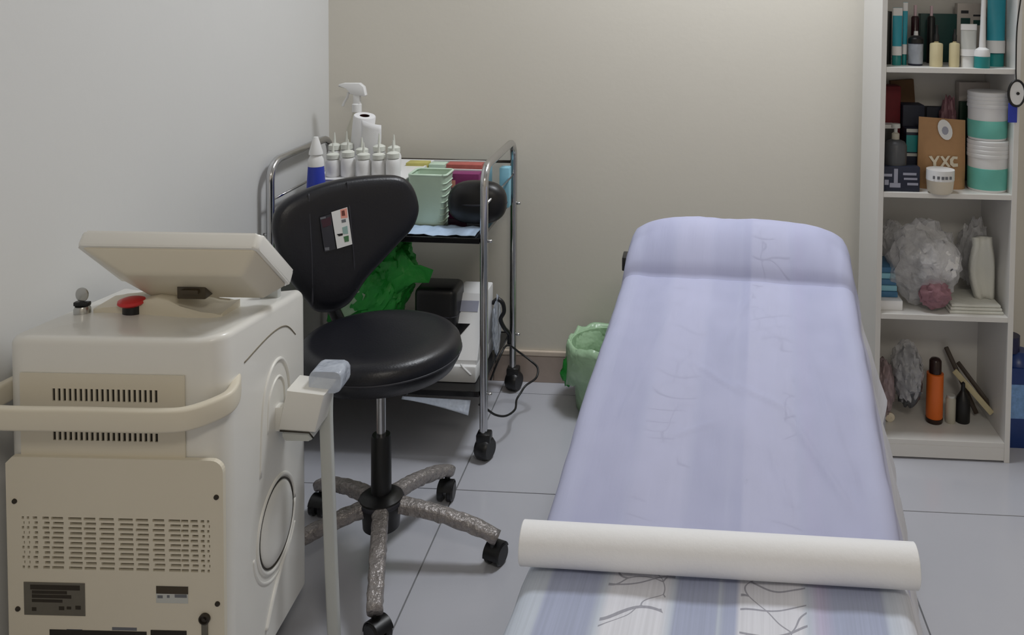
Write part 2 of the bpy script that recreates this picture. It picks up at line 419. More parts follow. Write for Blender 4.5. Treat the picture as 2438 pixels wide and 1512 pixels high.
def skirting(name, x0, x1, y0, y1, along):
    root = bpy.data.objects.new(name, None); C.objects.link(root); tag(root, kind='structure')
    L_ = (x1 - x0) if along == 'x' else (y1 - y0)
    n = int(math.ceil(L_ / 0.6)); step = 0.6
    for k in range(n):
        s0 = k * step + .001; s1 = min((k + 1) * step, L_) - .001
        if along == 'x': b = box(x0 + s0, x0 + s1, y0, y1, 0, 0.095, 0.001, 1); t = box(x0 + s0, x0 + s1, y0 - .001, y1, 0.0955, 0.115, 0.004, 2)
        else: b = box(x0, x1, y0 + s0, y0 + s1, 0, 0.095, 0.001, 1); t = box(x0, x1 + .001, y0 + s0, y0 + s1, 0.0955, 0.115, 0.004, 2)
        obj('skirting_tile', b, M_skirt, root); obj('edge_strip', t, M_skirt_top, root)
skirting('baseboard_back', XL + .012, XR, YB - .011, YB, 'x')
skirting('baseboard_left', XL, XL + .011, YN, YB - .012, 'y')

# ================================================================== TREATMENT MACHINE
mx0, mx1, my0 = -1.236, -0.830, 1.50
my1 = PX(731, 1100, mx1).y + .03
MR = thing('laser_machine', 'cream treatment machine with tilted screen, vents and wrap-around handle, in front of black chair', 'machine', ((mx0 + mx1) / 2, (my0 + my1) / 2, 0))
ZR_ = P(250, 797, my0 + .02).z; ZF_ = P(680, 703, my1 - .04).z + .006
def htop(x, y):
    u = (x - mx0) / (mx1 - mx0); v = (y - my0) / (my1 - my0)
    z = ZR_ + (ZF_ - ZR_) * v + 0.009 * math.sin((u * 1.25 - 0.1) * 2 * math.pi) * max(0, 1 - v * 1.6) + 0.02 * max(0, u - 0.8)
    if v > 0.86: z -= 0.05 * ((v - 0.86) / .14) ** 2
    return z
def sect(ins=0.0, r=0.045, n=8):
    return rrect(mx0 + ins, mx1 - ins, my0 + ins, my1 - ins, max(r - ins, 0.012), n)
bm = bmesh.new()
rings = []
base = sect()
for z in (0.09, 0.30, 0.55, 0.66): rings.append([bm.verts.new((x, y, z)) for x, y in base])
rr = 0.014
for t in (0, 18, 36, 54, 72, 90):
    a = math.radians(t); ins = rr * (1 - math.cos(a))
    rings.append([bm.verts.new((x, y, htop(x, y) - rr * (1 - math.sin(a)))) for x, y in sect(ins)])
for ins in (0.06, 0.10, 0.14): rings.append([bm.verts.new((x, y, htop(x, y))) for x, y in sect(ins)])
for a, b in zip(rings, rings[1:]):
    n = len(a)
    for i in range(n): bm.faces.new((a[i], a[(i + 1) % n], b[(i + 1) % n], b[i]))
bm.faces.new(rings[0]); bm.faces.new(rings[-1])
body = obj('body', bm, M_cream, MR, True, True, autos=50)
obj('plinth', box(mx0 + .02, mx1 - .02, my0 + .02, my1 - .02, 0.055, 0.0895, 0.004), M_dark, MR, world=True)
for cx in (mx0 + .06, mx1 - .06):
    for cy in (my0 + .06, my1 - .06):
        b = bmesh.new(); lathe_in(b, [(0, -.012), (.024, -.012), (.028, -.006), (.028, .006), (.024, .012), (0, .012)], 20)
        xf(b, Matrix.Translation((cx, cy, .028)) @ Matrix.Rotation(math.radians(90), 4, 'Y'))
        bx(b, cx - .02, cx + .02, cy - .02, cy + .02, 0.045, 0.0565)
        obj('caster', b, M_black, MR, True, True, autos=40)
# --- rear panels with real slots
def slotted(name, x0, x1, z0, z1, rows, yf, thick, m, parent, corner=0.0):
    """plate in the XZ plane facing the camera, made of strips and cells so the slots are open holes.
    rows: list of (za, zb, [(xa, xb), ...]) from top to bottom"""
    bm = bmesh.new()
    def cell(a0, a1, c0, c1):
        if a1 - a0 > 1e-6 and c1 - c0 > 1e-6: bx(bm, a0, a1, yf, yf + thick, c0, c1)
    zt = z1
    for za, zb, slots in rows:
        if corner and zt == z1:
            n = 6; zz = max(zb, z1 - 10)
            poly = [(x0, zb), (x1, zb), (x1, z1 - corner)] + [(x1 - corner + corner * math.cos(math.radians(90 * k / n)), z1 - corner + corner * math.sin(math.radians(90 * k / n))) for k in range(1, n + 1)] + \
                   [(x0 + .012, z1), (x0, z1 - .012)]
            b2 = prism(poly, 0, thick, (0, yf, 0), (1, 0, 0), (0, 0, 1), (0, 1, 0))
            me = bpy.data.meshes.new('t'); b2.to_mesh(me); b2.free(); bm.from_mesh(me); bpy.data.meshes.remove(me)
        else:
            cell(x0, x1, zb, zt)
        xa = x0
        for s0, s1 in slots:
            cell(xa, s0, za, zb); xa = s1
        cell(xa, x1, za, zb)
        zt = za
    cell(x0, x1, z0, zt)
    return obj(name, bm, m, parent, world=True)
yf = my0 - 0.004
def zz(py, Y=yf): return P(250, py, Y).z
def xx(px, py=1100, Y=yf): return P(px, py, Y).x
sl = [(xx(120 + k * 12.4), xx(120 + k * 12.4 + 6.5)) for k in range(20)]
up_ = slotted('vent_cover', xx(46), xx(425), zz(1086), zz(892), [(zz(957), zz(927), sl), (zz(1050), zz(1030), sl)], yf, 0.003, M_cream_shade, MR)
obj('vent_backing', box(xx(50), xx(421), my0 - .0009, my0 - .0002, zz(1082), zz(896)), M_dark, MR, world=True)
yl = my0 - 0.012
cols = [(140, 155), (175, 190), (215, 245), (280, 325), (340, 420), (455, 545), (560, 640), (665, 765), (795, 895), (915, 1000), (1030, 1110), (1140, 1220), (1225, 1275), (1290, 1340), (1360, 1385), (1405, 1420)]
rows = []
for r_ in range(11):
    y_ = 1233.5 + r_ * 11.75
    rows.append((P(250, y_ + 6.4, yl).z, P(250, y_, yl).z, [(P((a + (12 if r_ % 2 else 0)) * .3386, 1290, yl).x, P((b + (4 if r_ % 2 else 0)) * .3386, 1290, yl).x) for a, b in cols]))
lp = slotted('service_panel', P(13, 1300, yl).x, P(514, 1300, yl).x, 0.11, P(250, 1092, yl).z, rows, yl, 0.010, M_cream_shade, MR, corner=0.022)
obj('vent_backing', box(P(40, 1300, yl).x, P(490, 1300, yl).x, yl + .0101, yl + .0118, P(250, 1360, yl).z, P(250, 1228, yl).z), M_dark, MR, world=True)
for px, py in ((30, 1187), (497, 1190), (38, 1442), (500, 1445)):
    p = P(px, py, yl); b = bmesh.new(); lathe_in(b, [(0, 0), (.0048, 0), (.0044, .0018), (.0022, .0024), (0, .0016)], 14)
    xf(b, Matrix.Translation(p) @ Matrix.Rotation(math.radians(90), 4, 'X')); obj('screw', b, M_screw, lp, True, True, autos=30)
def plate_on(px0, px1, py0, py1, Y, th, m, name, parent, bev=.0004, label=None):
    a = P(px0, py1, Y); c = P(px1, py0, Y)
    return obj(name, box(a.x, c.x, Y - th, Y, a.z, c.z, bev, 1), m, parent, world=True, label=label)
rp = plate_on(53, 192, 1386, 1456, yl, .0012, M_plate, 'rating_plate', lp, label='dark grey metal rating plate')
for k, (q0, q1, q2, q3) in enumerate(((66, 180, 1392, 1397), (70, 150, 1404, 1407), (70, 160, 1414, 1417), (70, 140, 1424, 1427), (70, 80, 1440, 1448), (132, 144, 1440, 1448), (150, 160, 1441, 1447), (170, 182, 1440, 1448))):
    plate_on(q0, q1, q2, q3, yl - .0012, .0003, M_screw, 'print_line', rp, 0)
sp = plate_on(357, 431, 1401, 1438, yl, .0008, M_lightgrey, 'small_label', lp, label='small label with dark bar')
plate_on(357, 431, 1402, 1416, yl - .0008, .0003, M_brown, 'print_bar', sp, 0)
for a, b_ in ((360, 372), (382, 388), (400, 428)): plate_on(a, b_, 1421, 1427, yl - .0008, .0003, M_printgrey, 'print_mark', sp, 0)
p = P(471, 1478, yl); b = bmesh.new()
lathe_in(b, [(0, 0), (.010, 0), (.010, .005), (.0075, .006), (.0065, .003), (.003, .003), (.003, .006), (0, .006)], 20)
xf(b, Matrix.Translation(p) @ Matrix.Rotation(math.radians(90), 4, 'X')); kn = obj('lock', b, M_screw, lp, True, True, autos=30)
obj('lock_stem', box(p.x - .0055, p.x + .0055, yl - .004, yl, p.z - .05, p.z - .009, .001), M_plate, kn, world=True)
plate_on(112, 335, 1506, 1560, yl, .001, M_dark, 'connector_strip', lp)
plate_on(345, 428, 1507, 1560, yl, .001, M_dark, 'connector_strip', lp)
plate_on(150, 186, 1496, 1500, yl, .0003, M_printgrey, 'print_line', lp, 0); plate_on(255, 312, 1496, 1500, yl, .0003, M_printgrey, 'print_line', lp, 0)
# --- wrap-around handle
zh = P(250, 1000, 1.447).z; zh2 = PX(550, 934, mx1 + .01).z
hp = smooth_path([(mx0 - .004, 1.62, zh), (mx0 - .024, 1.54, zh), (mx0 - .024, 1.468, zh), (mx0 + .03, 1.447, zh), (-1.05, 1.447, zh), (mx1 - .095, 1.447, zh), (mx1 - .04, 1.456, zh + .001), (mx1 + .003, 1.495, zh * .6 + zh2 * .4), (mx1 + .006, 1.53, zh2 - .006), (mx1 - .006, 1.565, zh2 - .002)], 6)
b = bmesh.new(); sweep_in(b, hp, rrect(-.009, .009, -.0205, .0205, .006, 3)); obj('handle', b, M_cream_shade, MR, True, True, autos=40)
# --- right side: domed disc with dark groove, arches, slanted rib
Ys, Zs = PX(655, 1250, mx1).y, PX(655, 1250, mx1).z
RYX = Matrix.Rotation(math.radians(90), 4, 'Y')
b = lathe([(0, .006), (.05, .0055), (.074, .004), (.079, .001), (.079, -.001)], 40); xf(b, Matrix.Translation((mx1, Ys, Zs)) @ RYX)
disc = obj('side_disc', b, M_cream, MR, True, True, autos=50)
def ringtube(r0, th, dx, a0=0, a1=360, sy=1.0, sz=1.0, cy=Ys, cz=Zs, n=48):
    pts = [Vector((mx1 + dx, cy + r0 * sy * math.cos(math.radians(a0 + (a1 - a0) * k / n)), cz + r0 * sz * math.sin(math.radians(a0 + (a1 - a0) * k / n)))) for k in range(n + 1)]
    return tube(pts, th, 8, up=Vector((1, 0, 0)))
obj('disc_groove', ringtube(.083, .0022, .0002), M_screw, disc, True, True)
obj('disc_rim', ringtube(.091, .005, -.001), M_cream, disc, True, True)
obj('disc_rim', ringtube(.108, .004, -.0015, 185, 330), M_cream, disc, True, True)
za = PX(660, 860, mx1).z
obj('arch_ridge', tube(smooth_path([(mx1 - .001, Ys - .075, za - .20), (mx1, Ys - .06, za - .06), (mx1, Ys - .02, za - .005), (mx1, Ys + .03, za - .005), (mx1, Ys + .065, za - .06), (mx1, Ys + .07, za - .16)], 6), .004, 8, up=Vector((1, 0, 0))), M_cream, MR, True, True)
obj('arch_ridge', tube(smooth_path([(mx1 - .001, Ys - .04, za - .13), (mx1, Ys - .03, za - .06), (mx1, Ys + .01, za - .035), (mx1, Ys + .04, za - .06), (mx1, Ys + .045, za - .12)], 6), .003, 8, up=Vector((1, 0, 0))), M_cream, MR, True, True)
obj('slanted_rib', tube(smooth_path([(mx1 - .001, Ys - .055, Zs - .19), (mx1, Ys - .01, Zs - .13), (mx1 - .001, Ys + .06, Zs - .075)], 8), .006, 8, up=Vector((1, 0, 0))), M_cream, MR, True, True)
p_ = [PX(530, 910, mx1 + .0), PX(640, 800, mx1), PX(690, 780, mx1)]
b = bmesh.new()
tube_in(b, smooth_path([PX(570, 868, mx1 + .0004), PX(640, 800, mx1 + .0004), PX(680, 780, mx1 + .0004), PX(705, 800, mx1 - .0002)], 6), .0014, 6, up=Vector((1, 0, 0)))
obj('side_seam', b, M_seam, MR, True, True)
# --- handpiece holder on the side with hanging hose
hx = mx1
q = PX(650, 1000, mx1)
hy = 1.735
def hz(px, py, Y): return P(px, py, Y).z
b = box(mx1 - .004, P(676, 1000, hy).x, hy - .012, hy + .012, hz(650, 1026, hy), hz(650, 968, hy), .003)
hold = obj('handpiece_holder', b, M_cream, MR, True, True, autos=30)
A = P(668, 1015, hy).x; B_ = P(754, 1015, hy).x
zlo = hz(710, 1020, hy); zhi = hz(710, 930, hy)
b = prism([(A, zlo), (B_, zlo - .004), (B_ + .02, zhi - .004), (A + .018, zhi + .004)], 0, .075, (0, hy - .02, 0), (1, 0, 0), (0, 0, 1), (0, 1, 0), .004)
obj('holder_body', b, M_cream, hold, True, True, autos=30)
b = prism(rrect(A + .055, B_ + .045, zhi - .012, hz(760, 884, hy + .02), .012), 0, .06, (0, hy + .005, 0), (1, 0, 0), (0, 0, 1), (0, 1, 0), .003)
obj('holder_top', b, M_whitefilm, hold, True, True, autos=30)
b = prism(rrect(A + .006, B_ - .008, zlo - .026, zlo - .002, .008), 0, .05, (0, hy - .012, 0), (1, 0, 0), (0, 0, 1), (0, 1, 0), .003)
obj('handpiece_tip', b, M_lightgrey, hold, True, True, autos=30)
obj('tip_edge', tube([(A + .004, hy - .02, zlo - .001), (B_ - .012, hy - .02, zlo - .004), (B_ - .004, hy - .018, zlo - .016)], .0016, 6), M_screw, hold, True, True)
Yh = 1.80
hpts = smooth_path([P(778, 930, Yh), P(776, 1000, Yh), P(781, 1150, Yh), P(788, 1350, Yh), Vector((P(795, 1512, Yh).x, Yh, .02))], 8)
b = bmesh.new(); sweep_in(b, hpts, rrect(-.0125, .0125, -.011, .011, .005, 3), up=Vector((0, 1, 0)))
obj('hose', b, M_lightgrey, hold, True, True, autos=40, label='light grey square hose hanging down')
# --- top: pedestal hump, hinge, screen, stop button, key switch
hb = bmesh.new()
pc = Vector((PZ(455, 715, htop(-.9, 1.66)).x, 1.69, 0))
prof = []
for k in range(13):
    t = -1 + 2 * k / 12
    prof.append((t * .13, 0.006 + 0.035 * math.exp(-(t / .42) ** 2) + 0.012 * max(0, math.cos((t + .75) * 3))))
poly = [(-.13, -.02)] + prof + [(.13, -.02)]
ped = obj('screen_pedestal', prism(poly, -.035, .045, (pc.x - .02, pc.y, htop(pc.x, pc.y)), (1, 0, 0), (0, 0, 1), (0, 1, 0), .004), M_cream_shade, MR, True, True, autos=40)
sx0, sx1 = P(192, 560, 1.60).x, P(612, 560, 1.60).x
sz = P(400, 553, 1.60).z
tl = math.radians(39)
d_ = Vector((0, math.cos(tl), -math.sin(tl))); nn = Vector((0, math.sin(tl), math.cos(tl)))
so = Vector((sx0, 1.60, sz)); Ws = sx1 - sx0; Ls = 0.20
scr_root = obj('screen_housing', prism(rrect(0, Ws, 0, Ls, .012), -.030, 0, so, (1, 0, 0), d_, nn, .005), M_cream, MR, True, True, autos=40)
# tapered back cover
b = bmesh.new()
def fr(x, y, n): return so + Vector((1, 0, 0)) * x + d_ * y + nn * n
r0 = [fr(.004, .004, -.029), fr(Ws - .004, .004, -.029), fr(Ws - .004, Ls - .004, -.029), fr(.004, Ls - .004, -.029)]
r1 = [fr(.085, .045, -.068), fr(Ws - .035, .045, -.068), fr(Ws - .035, Ls - .03, -.068), fr(.085, Ls - .03, -.068)]
v0 = [b.verts.new(v) for v in r0]; v1 = [b.verts.new(v) for v in r1]
for i in range(4): b.faces.new((v0[i], v0[(i + 1) % 4], v1[(i + 1) % 4], v1[i]))
b.faces.new(v0); b.faces.new(v1)
bmesh.ops.bevel(b, geom=b.edges[:], offset=.008, segments=3, profile=.5, affect='EDGES')
obj('back_cover', b, M_cream_shade, scr_root, True, True, autos=50)
obj('display', prism(rrect(.02, Ws - .02, .02, Ls - .02, .004), .0, .0008, so, (1, 0, 0), d_, nn), M_blackgloss, scr_root, world=True)
hc = P(461, 688, 1.655)
b = box(hc.x - .030, hc.x + .027, 1.64, 1.69, hc.z - .017, hc.z + .022, .003); bx(b, hc.x - .018, hc.x + .016, 1.632, 1.641, hc.z - .004, hc.z + .004, .001)
obj('hinge', b, M_brown, scr_root, True, True, autos=30)
p = PZ(645, 690, .83)
kp = Vector((P(645, 690, 1.80).x, 1.80, htop(-.85, 1.80)))
obj('rear_bracket', box(kp.x - .02, kp.x + .02, 1.79, 1.81, kp.z - .01, P(645, 672, 1.80).z + .004, .004), M_lightgrey, MR, True, True, autos=30)
def on_top(px, py):
    z = .85
    for _ in range(6):
        p = PZ(px, py, z); z = htop(p.x, p.y)
    return Vector((p.x, p.y, z))
eb = on_top(313, 745)
b = lathe([(0, -.004), (.0165, -.004), (.0165, .016), (0, .016)], 24, eb); base_ = obj('stop_button_collar', b, M_black, MR, True, True, autos=40)
b = lathe([(.012, .016), (.0215, .018), (.0255, .022), (.0245, .027), (.016, .030), (0, .0305)], 28, eb); obj('stop_button', b, M_red, base_, True, True, autos=40, label='red mushroom emergency stop button')
ks = on_top(199, 743)
b = lathe([(0, -.004), (.0155, -.004), (.0155, .010), (.013, .0155), (0, .0155)], 20, ks); kb = obj('key_switch', b, M_silver, MR, True, True, autos=40)
obj('key_bow', prism(rrect(-.012, .012, .024, .052, .0115, 6), -.002, .002, ks, (1, 0, 0), (0, 0, 1), (0, 1, 0), .0008), M_silver, kb, True, True, autos=40)
obj('key_collar', box(ks.x - .015, ks.x + .015, ks.y - .006, ks.y + .006, ks.z + .0156, ks.z + .0240, .002), M_black, kb, True, True, autos=30)

MR.rotation_euler.z = math.radians(2.5)        # turned a little away from the room axis

# ================================================================== SWIVEL CHAIR
cc = Vector((-.742, 2.112, 0))
CH = thing('swivel_chair', 'black vinyl swivel chair with shield-shaped backrest and film-wrapped star base', 'chair', (cc.x, cc.y, 0))
zhub = 0.115
b = lathe([(0, .085), (.045, .085), (.047, .115), (.053, .132), (.055, .150), (.053, .160), (.045, .165), (.040, .169), (.025, .172), (0, .172)], 32); hub = obj('hub', b, M_black, CH, True, autos=35)
obj('hub_ring', lathe([(.0535, .144), (.0565, .147), (.0565, .153), (.0535, .156)], 32), M_seamv, hub, True)
b = lathe([(0, .16), (.025, .16), (.0245, .312), (.022, .318), (0, .318)], 24); obj('gas_cylinder', b, M_black, CH, True, autos=35)
b = lathe([(0, .31), (.0115, .31), (.0115, .47), (0, .47)], 20); obj('piston', b, M_chrome, CH, True, autos=35)
# legs wrapped in crinkled film
def leg_bm():
    n = 22; pts = []; sc_ = []
    for k in range(n + 1):
        t = k / n; r = .035 + t * .262
        z = .142 - .030 * t - .040 * t ** 2.4
        pts.append((r, 0, z)); sc_.append(1.0 - .12 * t)
    bm = bmesh.new(); sweep_in(bm, pts, rrect(-.0195, .0195, -.017, .017, .011, 4), scale=sc_)
    for v in bm.verts:
        q = v.co * 62
        v.co += Vector((0, noise.noise(q), noise.noise(q + Vector((9, 4, 2))))) * .0035
    return bm
leg_me = None; R_ = .285
def caster_parts(parent, x, y, ang, r=.0265, ztop=.066):
    """twin-wheel caster on a stem"""
    M = Matrix.Translation((x, y, 0)) @ Matrix.Rotation(ang, 4, 'Z')
    b = lathe([(0, .0), (.008, .0), (.008, ztop - .045), (0, ztop - .045)], 12, (0, 0, .045)); xf(b, M)
    c = obj('caster', b, M_black, parent, True, autos=35)
    for s in (-1, 1):
        b = lathe([(0, -.009), (r * .8, -.009), (r, -.004), (r, .006), (r * .85, .009), (0, .009)], 24)
        xf(b, M @ Matrix.Translation((.012, s * .0135, r)) @ Matrix.Rotation(math.radians(90), 4, 'X')); obj('wheel', b, M_black, c, True, autos=35)
    b = bmesh.new()
    pts = [(.012 + (r + .0025) * math.cos(math.radians(a)), 0, r + (r + .0025) * math.sin(math.radians(a))) for a in range(20, 200, 15)]
    sweep_in(b, pts, rrect(-.0015, .0015, -.02, .02, .001, 1), up=Vector((0, 1, 0))); xf(b, M); obj('hood', b, M_black, c, True, autos=40)
    return c
for k in range(5):
    ang = math.radians(-73.5 + 72 * k)
    if leg_me is None:
        o = obj('leg', leg_bm(), M_film, CH, True); leg_me = o.data
    else:
        o = bpy.data.objects.new('leg', leg_me); o.parent = CH; C.objects.link(o)
    o.rotation_euler = (0, 0, ang)
    caster_parts(CH, R_ * math.cos(ang), R_ * math.sin(ang), ang + math.radians((40, 70, 200, 120, 10)[k]), ztop=.07)
# seat
zs = .571; Rs = .205
prof = [(0, -.095), (.10, -.095), (.165, -.088), (.19, -.078), (.203, -.055), (.207, -.035), (.203, -.018), (.192, -.006), (.17, -.0015), (.12, -.004), (.06, -.008), (0, -.010)]
seat = obj('seat', lathe([(r * .955, z + zs) for r, z in prof], 56), M_vinyl, CH, True)
pts = [(.1968 * math.cos(2 * math.pi * k / 56), .1968 * math.sin(2 * math.pi * k / 56), zs - .042) for k in range(57)]
obj('seat_piping', tube(pts, .0025, 6), M_seamv, seat, True)
obj('seat_mechanism', box(-.085, .085, -.06, .06, .445, zs - .094, .006), M_black, CH, True, autos=30)
# backrest: traced outline on a plane through the back of the chair
bp0 = Vector((cc.x - .165, cc.y + .20, .75)); bn = Vector((.60, -.80, .10)).normalized()
bu = Vector((0, 0, 1)).cross(bn).normalized(); bv = bn.cross(bu).normalized()
outl = [(655, 512), (672, 487), (700, 468), (750, 446), (810, 430), (870, 421), (925, 418), (955, 421), (976, 434), (990, 458), (998, 492), (994, 520), (980, 548), (950, 582), (915, 622), (885, 655), (866, 680), (850, 705), (832, 728), (808, 742), (780, 747), (752, 742), (735, 722), (715, 698), (690, 665), (670, 625), (656, 580), (650, 545)]
poly = []
for px, py in outl:
    d = PP(px, py, bp0, bn) - bp0; poly.append((d.dot(bu), d.dot(bv)))
ctr = Vector((sum(p[0] for p in poly) / len(poly), sum(p[1] for p in poly) / len(poly)))
# smooth closed outline
def closed_cr(pl, n=4):
    out = []; N_ = len(pl)
    for i in range(N_):
        p0, p1, p2, p3 = [Vector(pl[(i + k - 1) % N_]) for k in range(4)]
        for k in range(n):
            t = k / n; out.append(0.5 * ((2 * p1) + (p2 - p0) * t + (2 * p0 - 5 * p1 + 4 * p2 - p3) * t * t + (3 * p1 - p0 - 3 * p2 + p3) * t ** 3))
    return out
pl2 = closed_cr(poly, 3)
def bend(x): return .35 * (x - ctr.x) ** 2
b = bmesh.new(); rings = []
steps = [(0.0, .012), (0.5, .006), (0.8, .002), (.94, 0.0)]
def bring(scale, dep):
    return [b.verts.new(bp0 + bu * (ctr.x + (q.x - ctr.x) * scale) + bv * (ctr.y + (q.y - ctr.y) * scale) + bn * (dep + bend(ctr.x + (q.x - ctr.x) * scale))) for q in pl2]
TH = .05
seq = [(.3, .004), (.6, .006), (.82, .005), (.93, 0), (.975, -.006), (1.0, -.018), (1.0, -.034), (.975, -.046), (.93, -.05), (.6, -.052), (.3, -.052)]
for s_, d__ in seq: rings.append(bring(s_, d__))
for a, c in zip(rings, rings[1:]):
    n = len(a)
    for i in range(n): b.faces.new((a[i], a[(i + 1) % n], c[(i + 1) % n], c[i]))
b.faces.new(rings[0]); b.faces.new(rings[-1])
back = obj('backrest', b, M_vinyl, CH, True, True)
def on_back(px, py, off=0.0):
    p = PP(px, py, bp0 + bn * .006, bn); x = (p - bp0).dot(bu)
    return p + bn * (bend(x) + off)
for line in ([(735, 462), (738, 540), (742, 620), (745, 728)], [(828, 432), (834, 520), (842, 610), (848, 690)]):
    obj('seam', tube(smooth_path([on_back(x, y, -.0045 if k in (0, 3) else -.001) for k, (x, y) in enumerate(line)], 6), .0022, 6), M_seamv, back, True, True)
def sticker(quad, th, m, name, parent, off):
    bm = bmesh.new(); a = [bm.verts.new(on_back(x, y, off)) for x, y in quad]; c = [bm.verts.new(on_back(x, y, off + th)) for x, y in quad]
    bm.faces.new(a); bm.faces.new(c)
    for i in range(len(quad)): bm.faces.new((a[i], a[(i + 1) % len(quad)], c[(i + 1) % len(quad)], c[i]))
    return obj(name, bm, m, parent, world=True)
st = sticker([(788, 505), (826, 493), (838, 581), (802, 592)], .0012, M_white, 'label_sticker', back, .002); st['label'] = 'white sticker with small coloured pictures'
for qd, mm in (([(812, 502), (819, 500), (821, 513), (813, 514)], M_printbrown), ([(809, 499), (825, 495), (827, 518), (811, 520)], M_salmon), ([(812, 523), (822, 521), (823, 528), (813, 530)], M_printgrey),
               ([(814, 541), (826, 537), (828, 556), (816, 557)], M_seafoam), ([(817, 563), (829, 560), (830, 574), (820, 576)], M_leafg), ([(801, 557), (815, 555), (815, 560), (806, 562)], M_black)):
    sticker(qd, .0004 if mm is M_salmon else .0007, mm, 'printed_picture', st, .0032)
dk = sticker([(760, 517), (787, 509), (799, 592), (772, 600)], .0008, M_seamv, 'dark_label', back, .002)
sticker([(763, 524), (786, 515), (788, 535), (768, 542)], .0004, M_maroon, 'printed_picture', dk, .0028)
sticker([(761, 518), (774, 515), (775, 519), (762, 522)], .0004, M_printgrey, 'printed_picture', dk, .0028)
sticker([(772, 589), (783, 588), (783, 595), (773, 596)], .0004, M_printgrey, 'printed_picture', dk, .0028)
# support bar between seat and backrest
pb = bp0 - bn * .06
low = PP(800, 720, bp0, bn) - bn * .058
obj('back_support', tube(smooth_path([Vector((cc.x - .05, cc.y + .05, .450)), Vector((cc.x - .15, cc.y + .18, .450)), Vector((cc.x - .205, cc.y + .255, .49)), low + Vector((-.005, .01, 0)), low + Vector((-.01, .02, .12))], 6), .017, 10, up=Vector((1, 1, 0))), M_black, CH, True, True)

# ================================================================== STEEL TROLLEY
tx0, tx1, ty0, ty1 = -1.252, -0.592, 2.588, 3.045
TR = thing('trolley', 'chrome two-tier trolley with black trays standing in the room corner', 'trolley', ((tx0 + tx1) / 2, (ty0 + ty1) / 2, 0))
ZT, ZB, ZTOP = 0.676, 0.207, 0.892
for X in (tx0, tx1):
    r = .06; pts = [(X, ty0, .075), (X, ty0, ZTOP - r)]
    pts += [(X, ty0 + r - r * math.cos(math.radians(a)), ZTOP - r + r * math.sin(math.radians(a))) for a in (15, 30, 45, 60, 75, 90)]
    pts += [(X, ty1 - r + r * math.sin(math.radians(a)), ZTOP - r + r * math.cos(math.radians(a))) for a in (0, 15, 30, 45, 60, 75, 90)]
    pts += [(X, ty1, .075)]
    obj('side_frame', tube(pts, .0125, 12, up=Vector((1, 0, 0))), M_chrome, TR, True, True, autos=50)
for Z, nm in ((ZT, 'top_tray'), (ZB, 'bottom_tray')):
    t = obj(nm, box(tx0 + .012, tx1 - .012, ty0 + .002, ty1 - .002, Z - .012, Z, .002), M_blackgloss, TR, world=True)
    for y in (ty0 - .004, ty1 + .004): obj('tray_rim', box(tx0 + .0125, tx1 - .0125, y - .004, y + .004, Z - .014, Z + .003, .0015), M_blackgloss if y < 3 else M_chrome, t, world=True)
    for X in (tx0, tx1):
        for y in (ty0, ty1):
            b = lathe([(0, -.008), (.005, -.008), (.005, .006), (0, .008)], 10); xf(b, Matrix.Translation((X + (.018 if X == tx1 else -.014), y, Z - .006)) @ Matrix.Rotation(math.radians(90), 4, 'Y')); obj('bolt', b, M_chrome, t, True, True)
obj('guard_rail', tube([(tx0 + .012, ty1, .817), (tx1 - .012, ty1, .817)], .005, 10), M_screw, TR, True, True)
obj('guard_rail', tube([(tx1, ty0 + .012, .775), (tx1, ty1 - .012, .775)], .004, 10), M_chrome, TR, True, True)
obj('guard_rail', tube([(tx0, ty0 + .012, .775), (tx0, ty1 - .012, .775)], .004, 10), M_chrome, TR, True, True)
for X in (tx0, tx1):
    for y in (ty0, ty1):
        b = lathe([(0, -.022), (.028, -.022), (.034, -.014), (.034, .014), (.028, .022), (0, .022)], 24); xf(b, Matrix.Translation((X + .004, y, .034)) @ Matrix.Rotation(math.radians(70), 4, 'Z') @ Matrix.Rotation(math.radians(90), 4, 'X'))
        bx(b, X - .02, X + .024, y - .02, y + .02, .052, .084, .006); obj('caster', b, M_black, TR, True, True, autos=40)

# ---- on the top tray
# white carton carrying the bottles
bx0, bx1 = P(742, 440, 2.685).x, P(958, 440, 2.685).x
byf, byb = 2.685, 3.015; ztb = P(850, 428, byf).z
CT = thing('carton', 'white carton on the trolley top under the nozzle bottles', 'box', ((bx0 + bx1) / 2, 2.835, ZT))
obj('carton_body', box(bx0, bx1, byf, byb, ZT, ztb - .004, .003), M_white, CT, world=True, smooth=True, autos=30)
obj('carton_rim', box(bx0 - .003, bx1 + .003, byf - .003, byb + .003, ztb - .004, ztb, .0015), M_white, CT, world=True)
zb_ = ztb
# small squeeze bottles with pointed nozzles
def nozzle_bottle(label):
    t = thing('nozzle_bottle', label, 'bottle', (0, 0, 0), 0, 'white nozzle bottles on the carton')
    obj('body', lathe([(0, 0), (.021, 0), (.0235, .004), (.0235, .048), (.020, .056), (.011, .060), (0, .060)], 20), M_white, t, True, autos=40)
    obj('cap', lathe([(.010, .058), (.020, .060), (.020, .074), (.013, .078), (.006, .080), (0, .080)], 20), M_nozzle, t, True, autos=40)
    obj('nozzle', lathe([(0, .079), (.005, .079), (.0035, .095), (.0018, .112), (0, .112)], 12), M_nozzle, t, True, autos=40)
    return t
nb = nozzle_bottle('small white squeeze bottle with pointed nozzle among its twins on the carton')
spots = [(P(px, 400, y).x, y) for px, y in ((797, 2.835), (826, 2.838), (862, 2.795), (903, 2.815), (938, 2.81), (793, 2.728), (829, 2.732), (866, 2.728), (902, 2.732), (936, 2.728))]
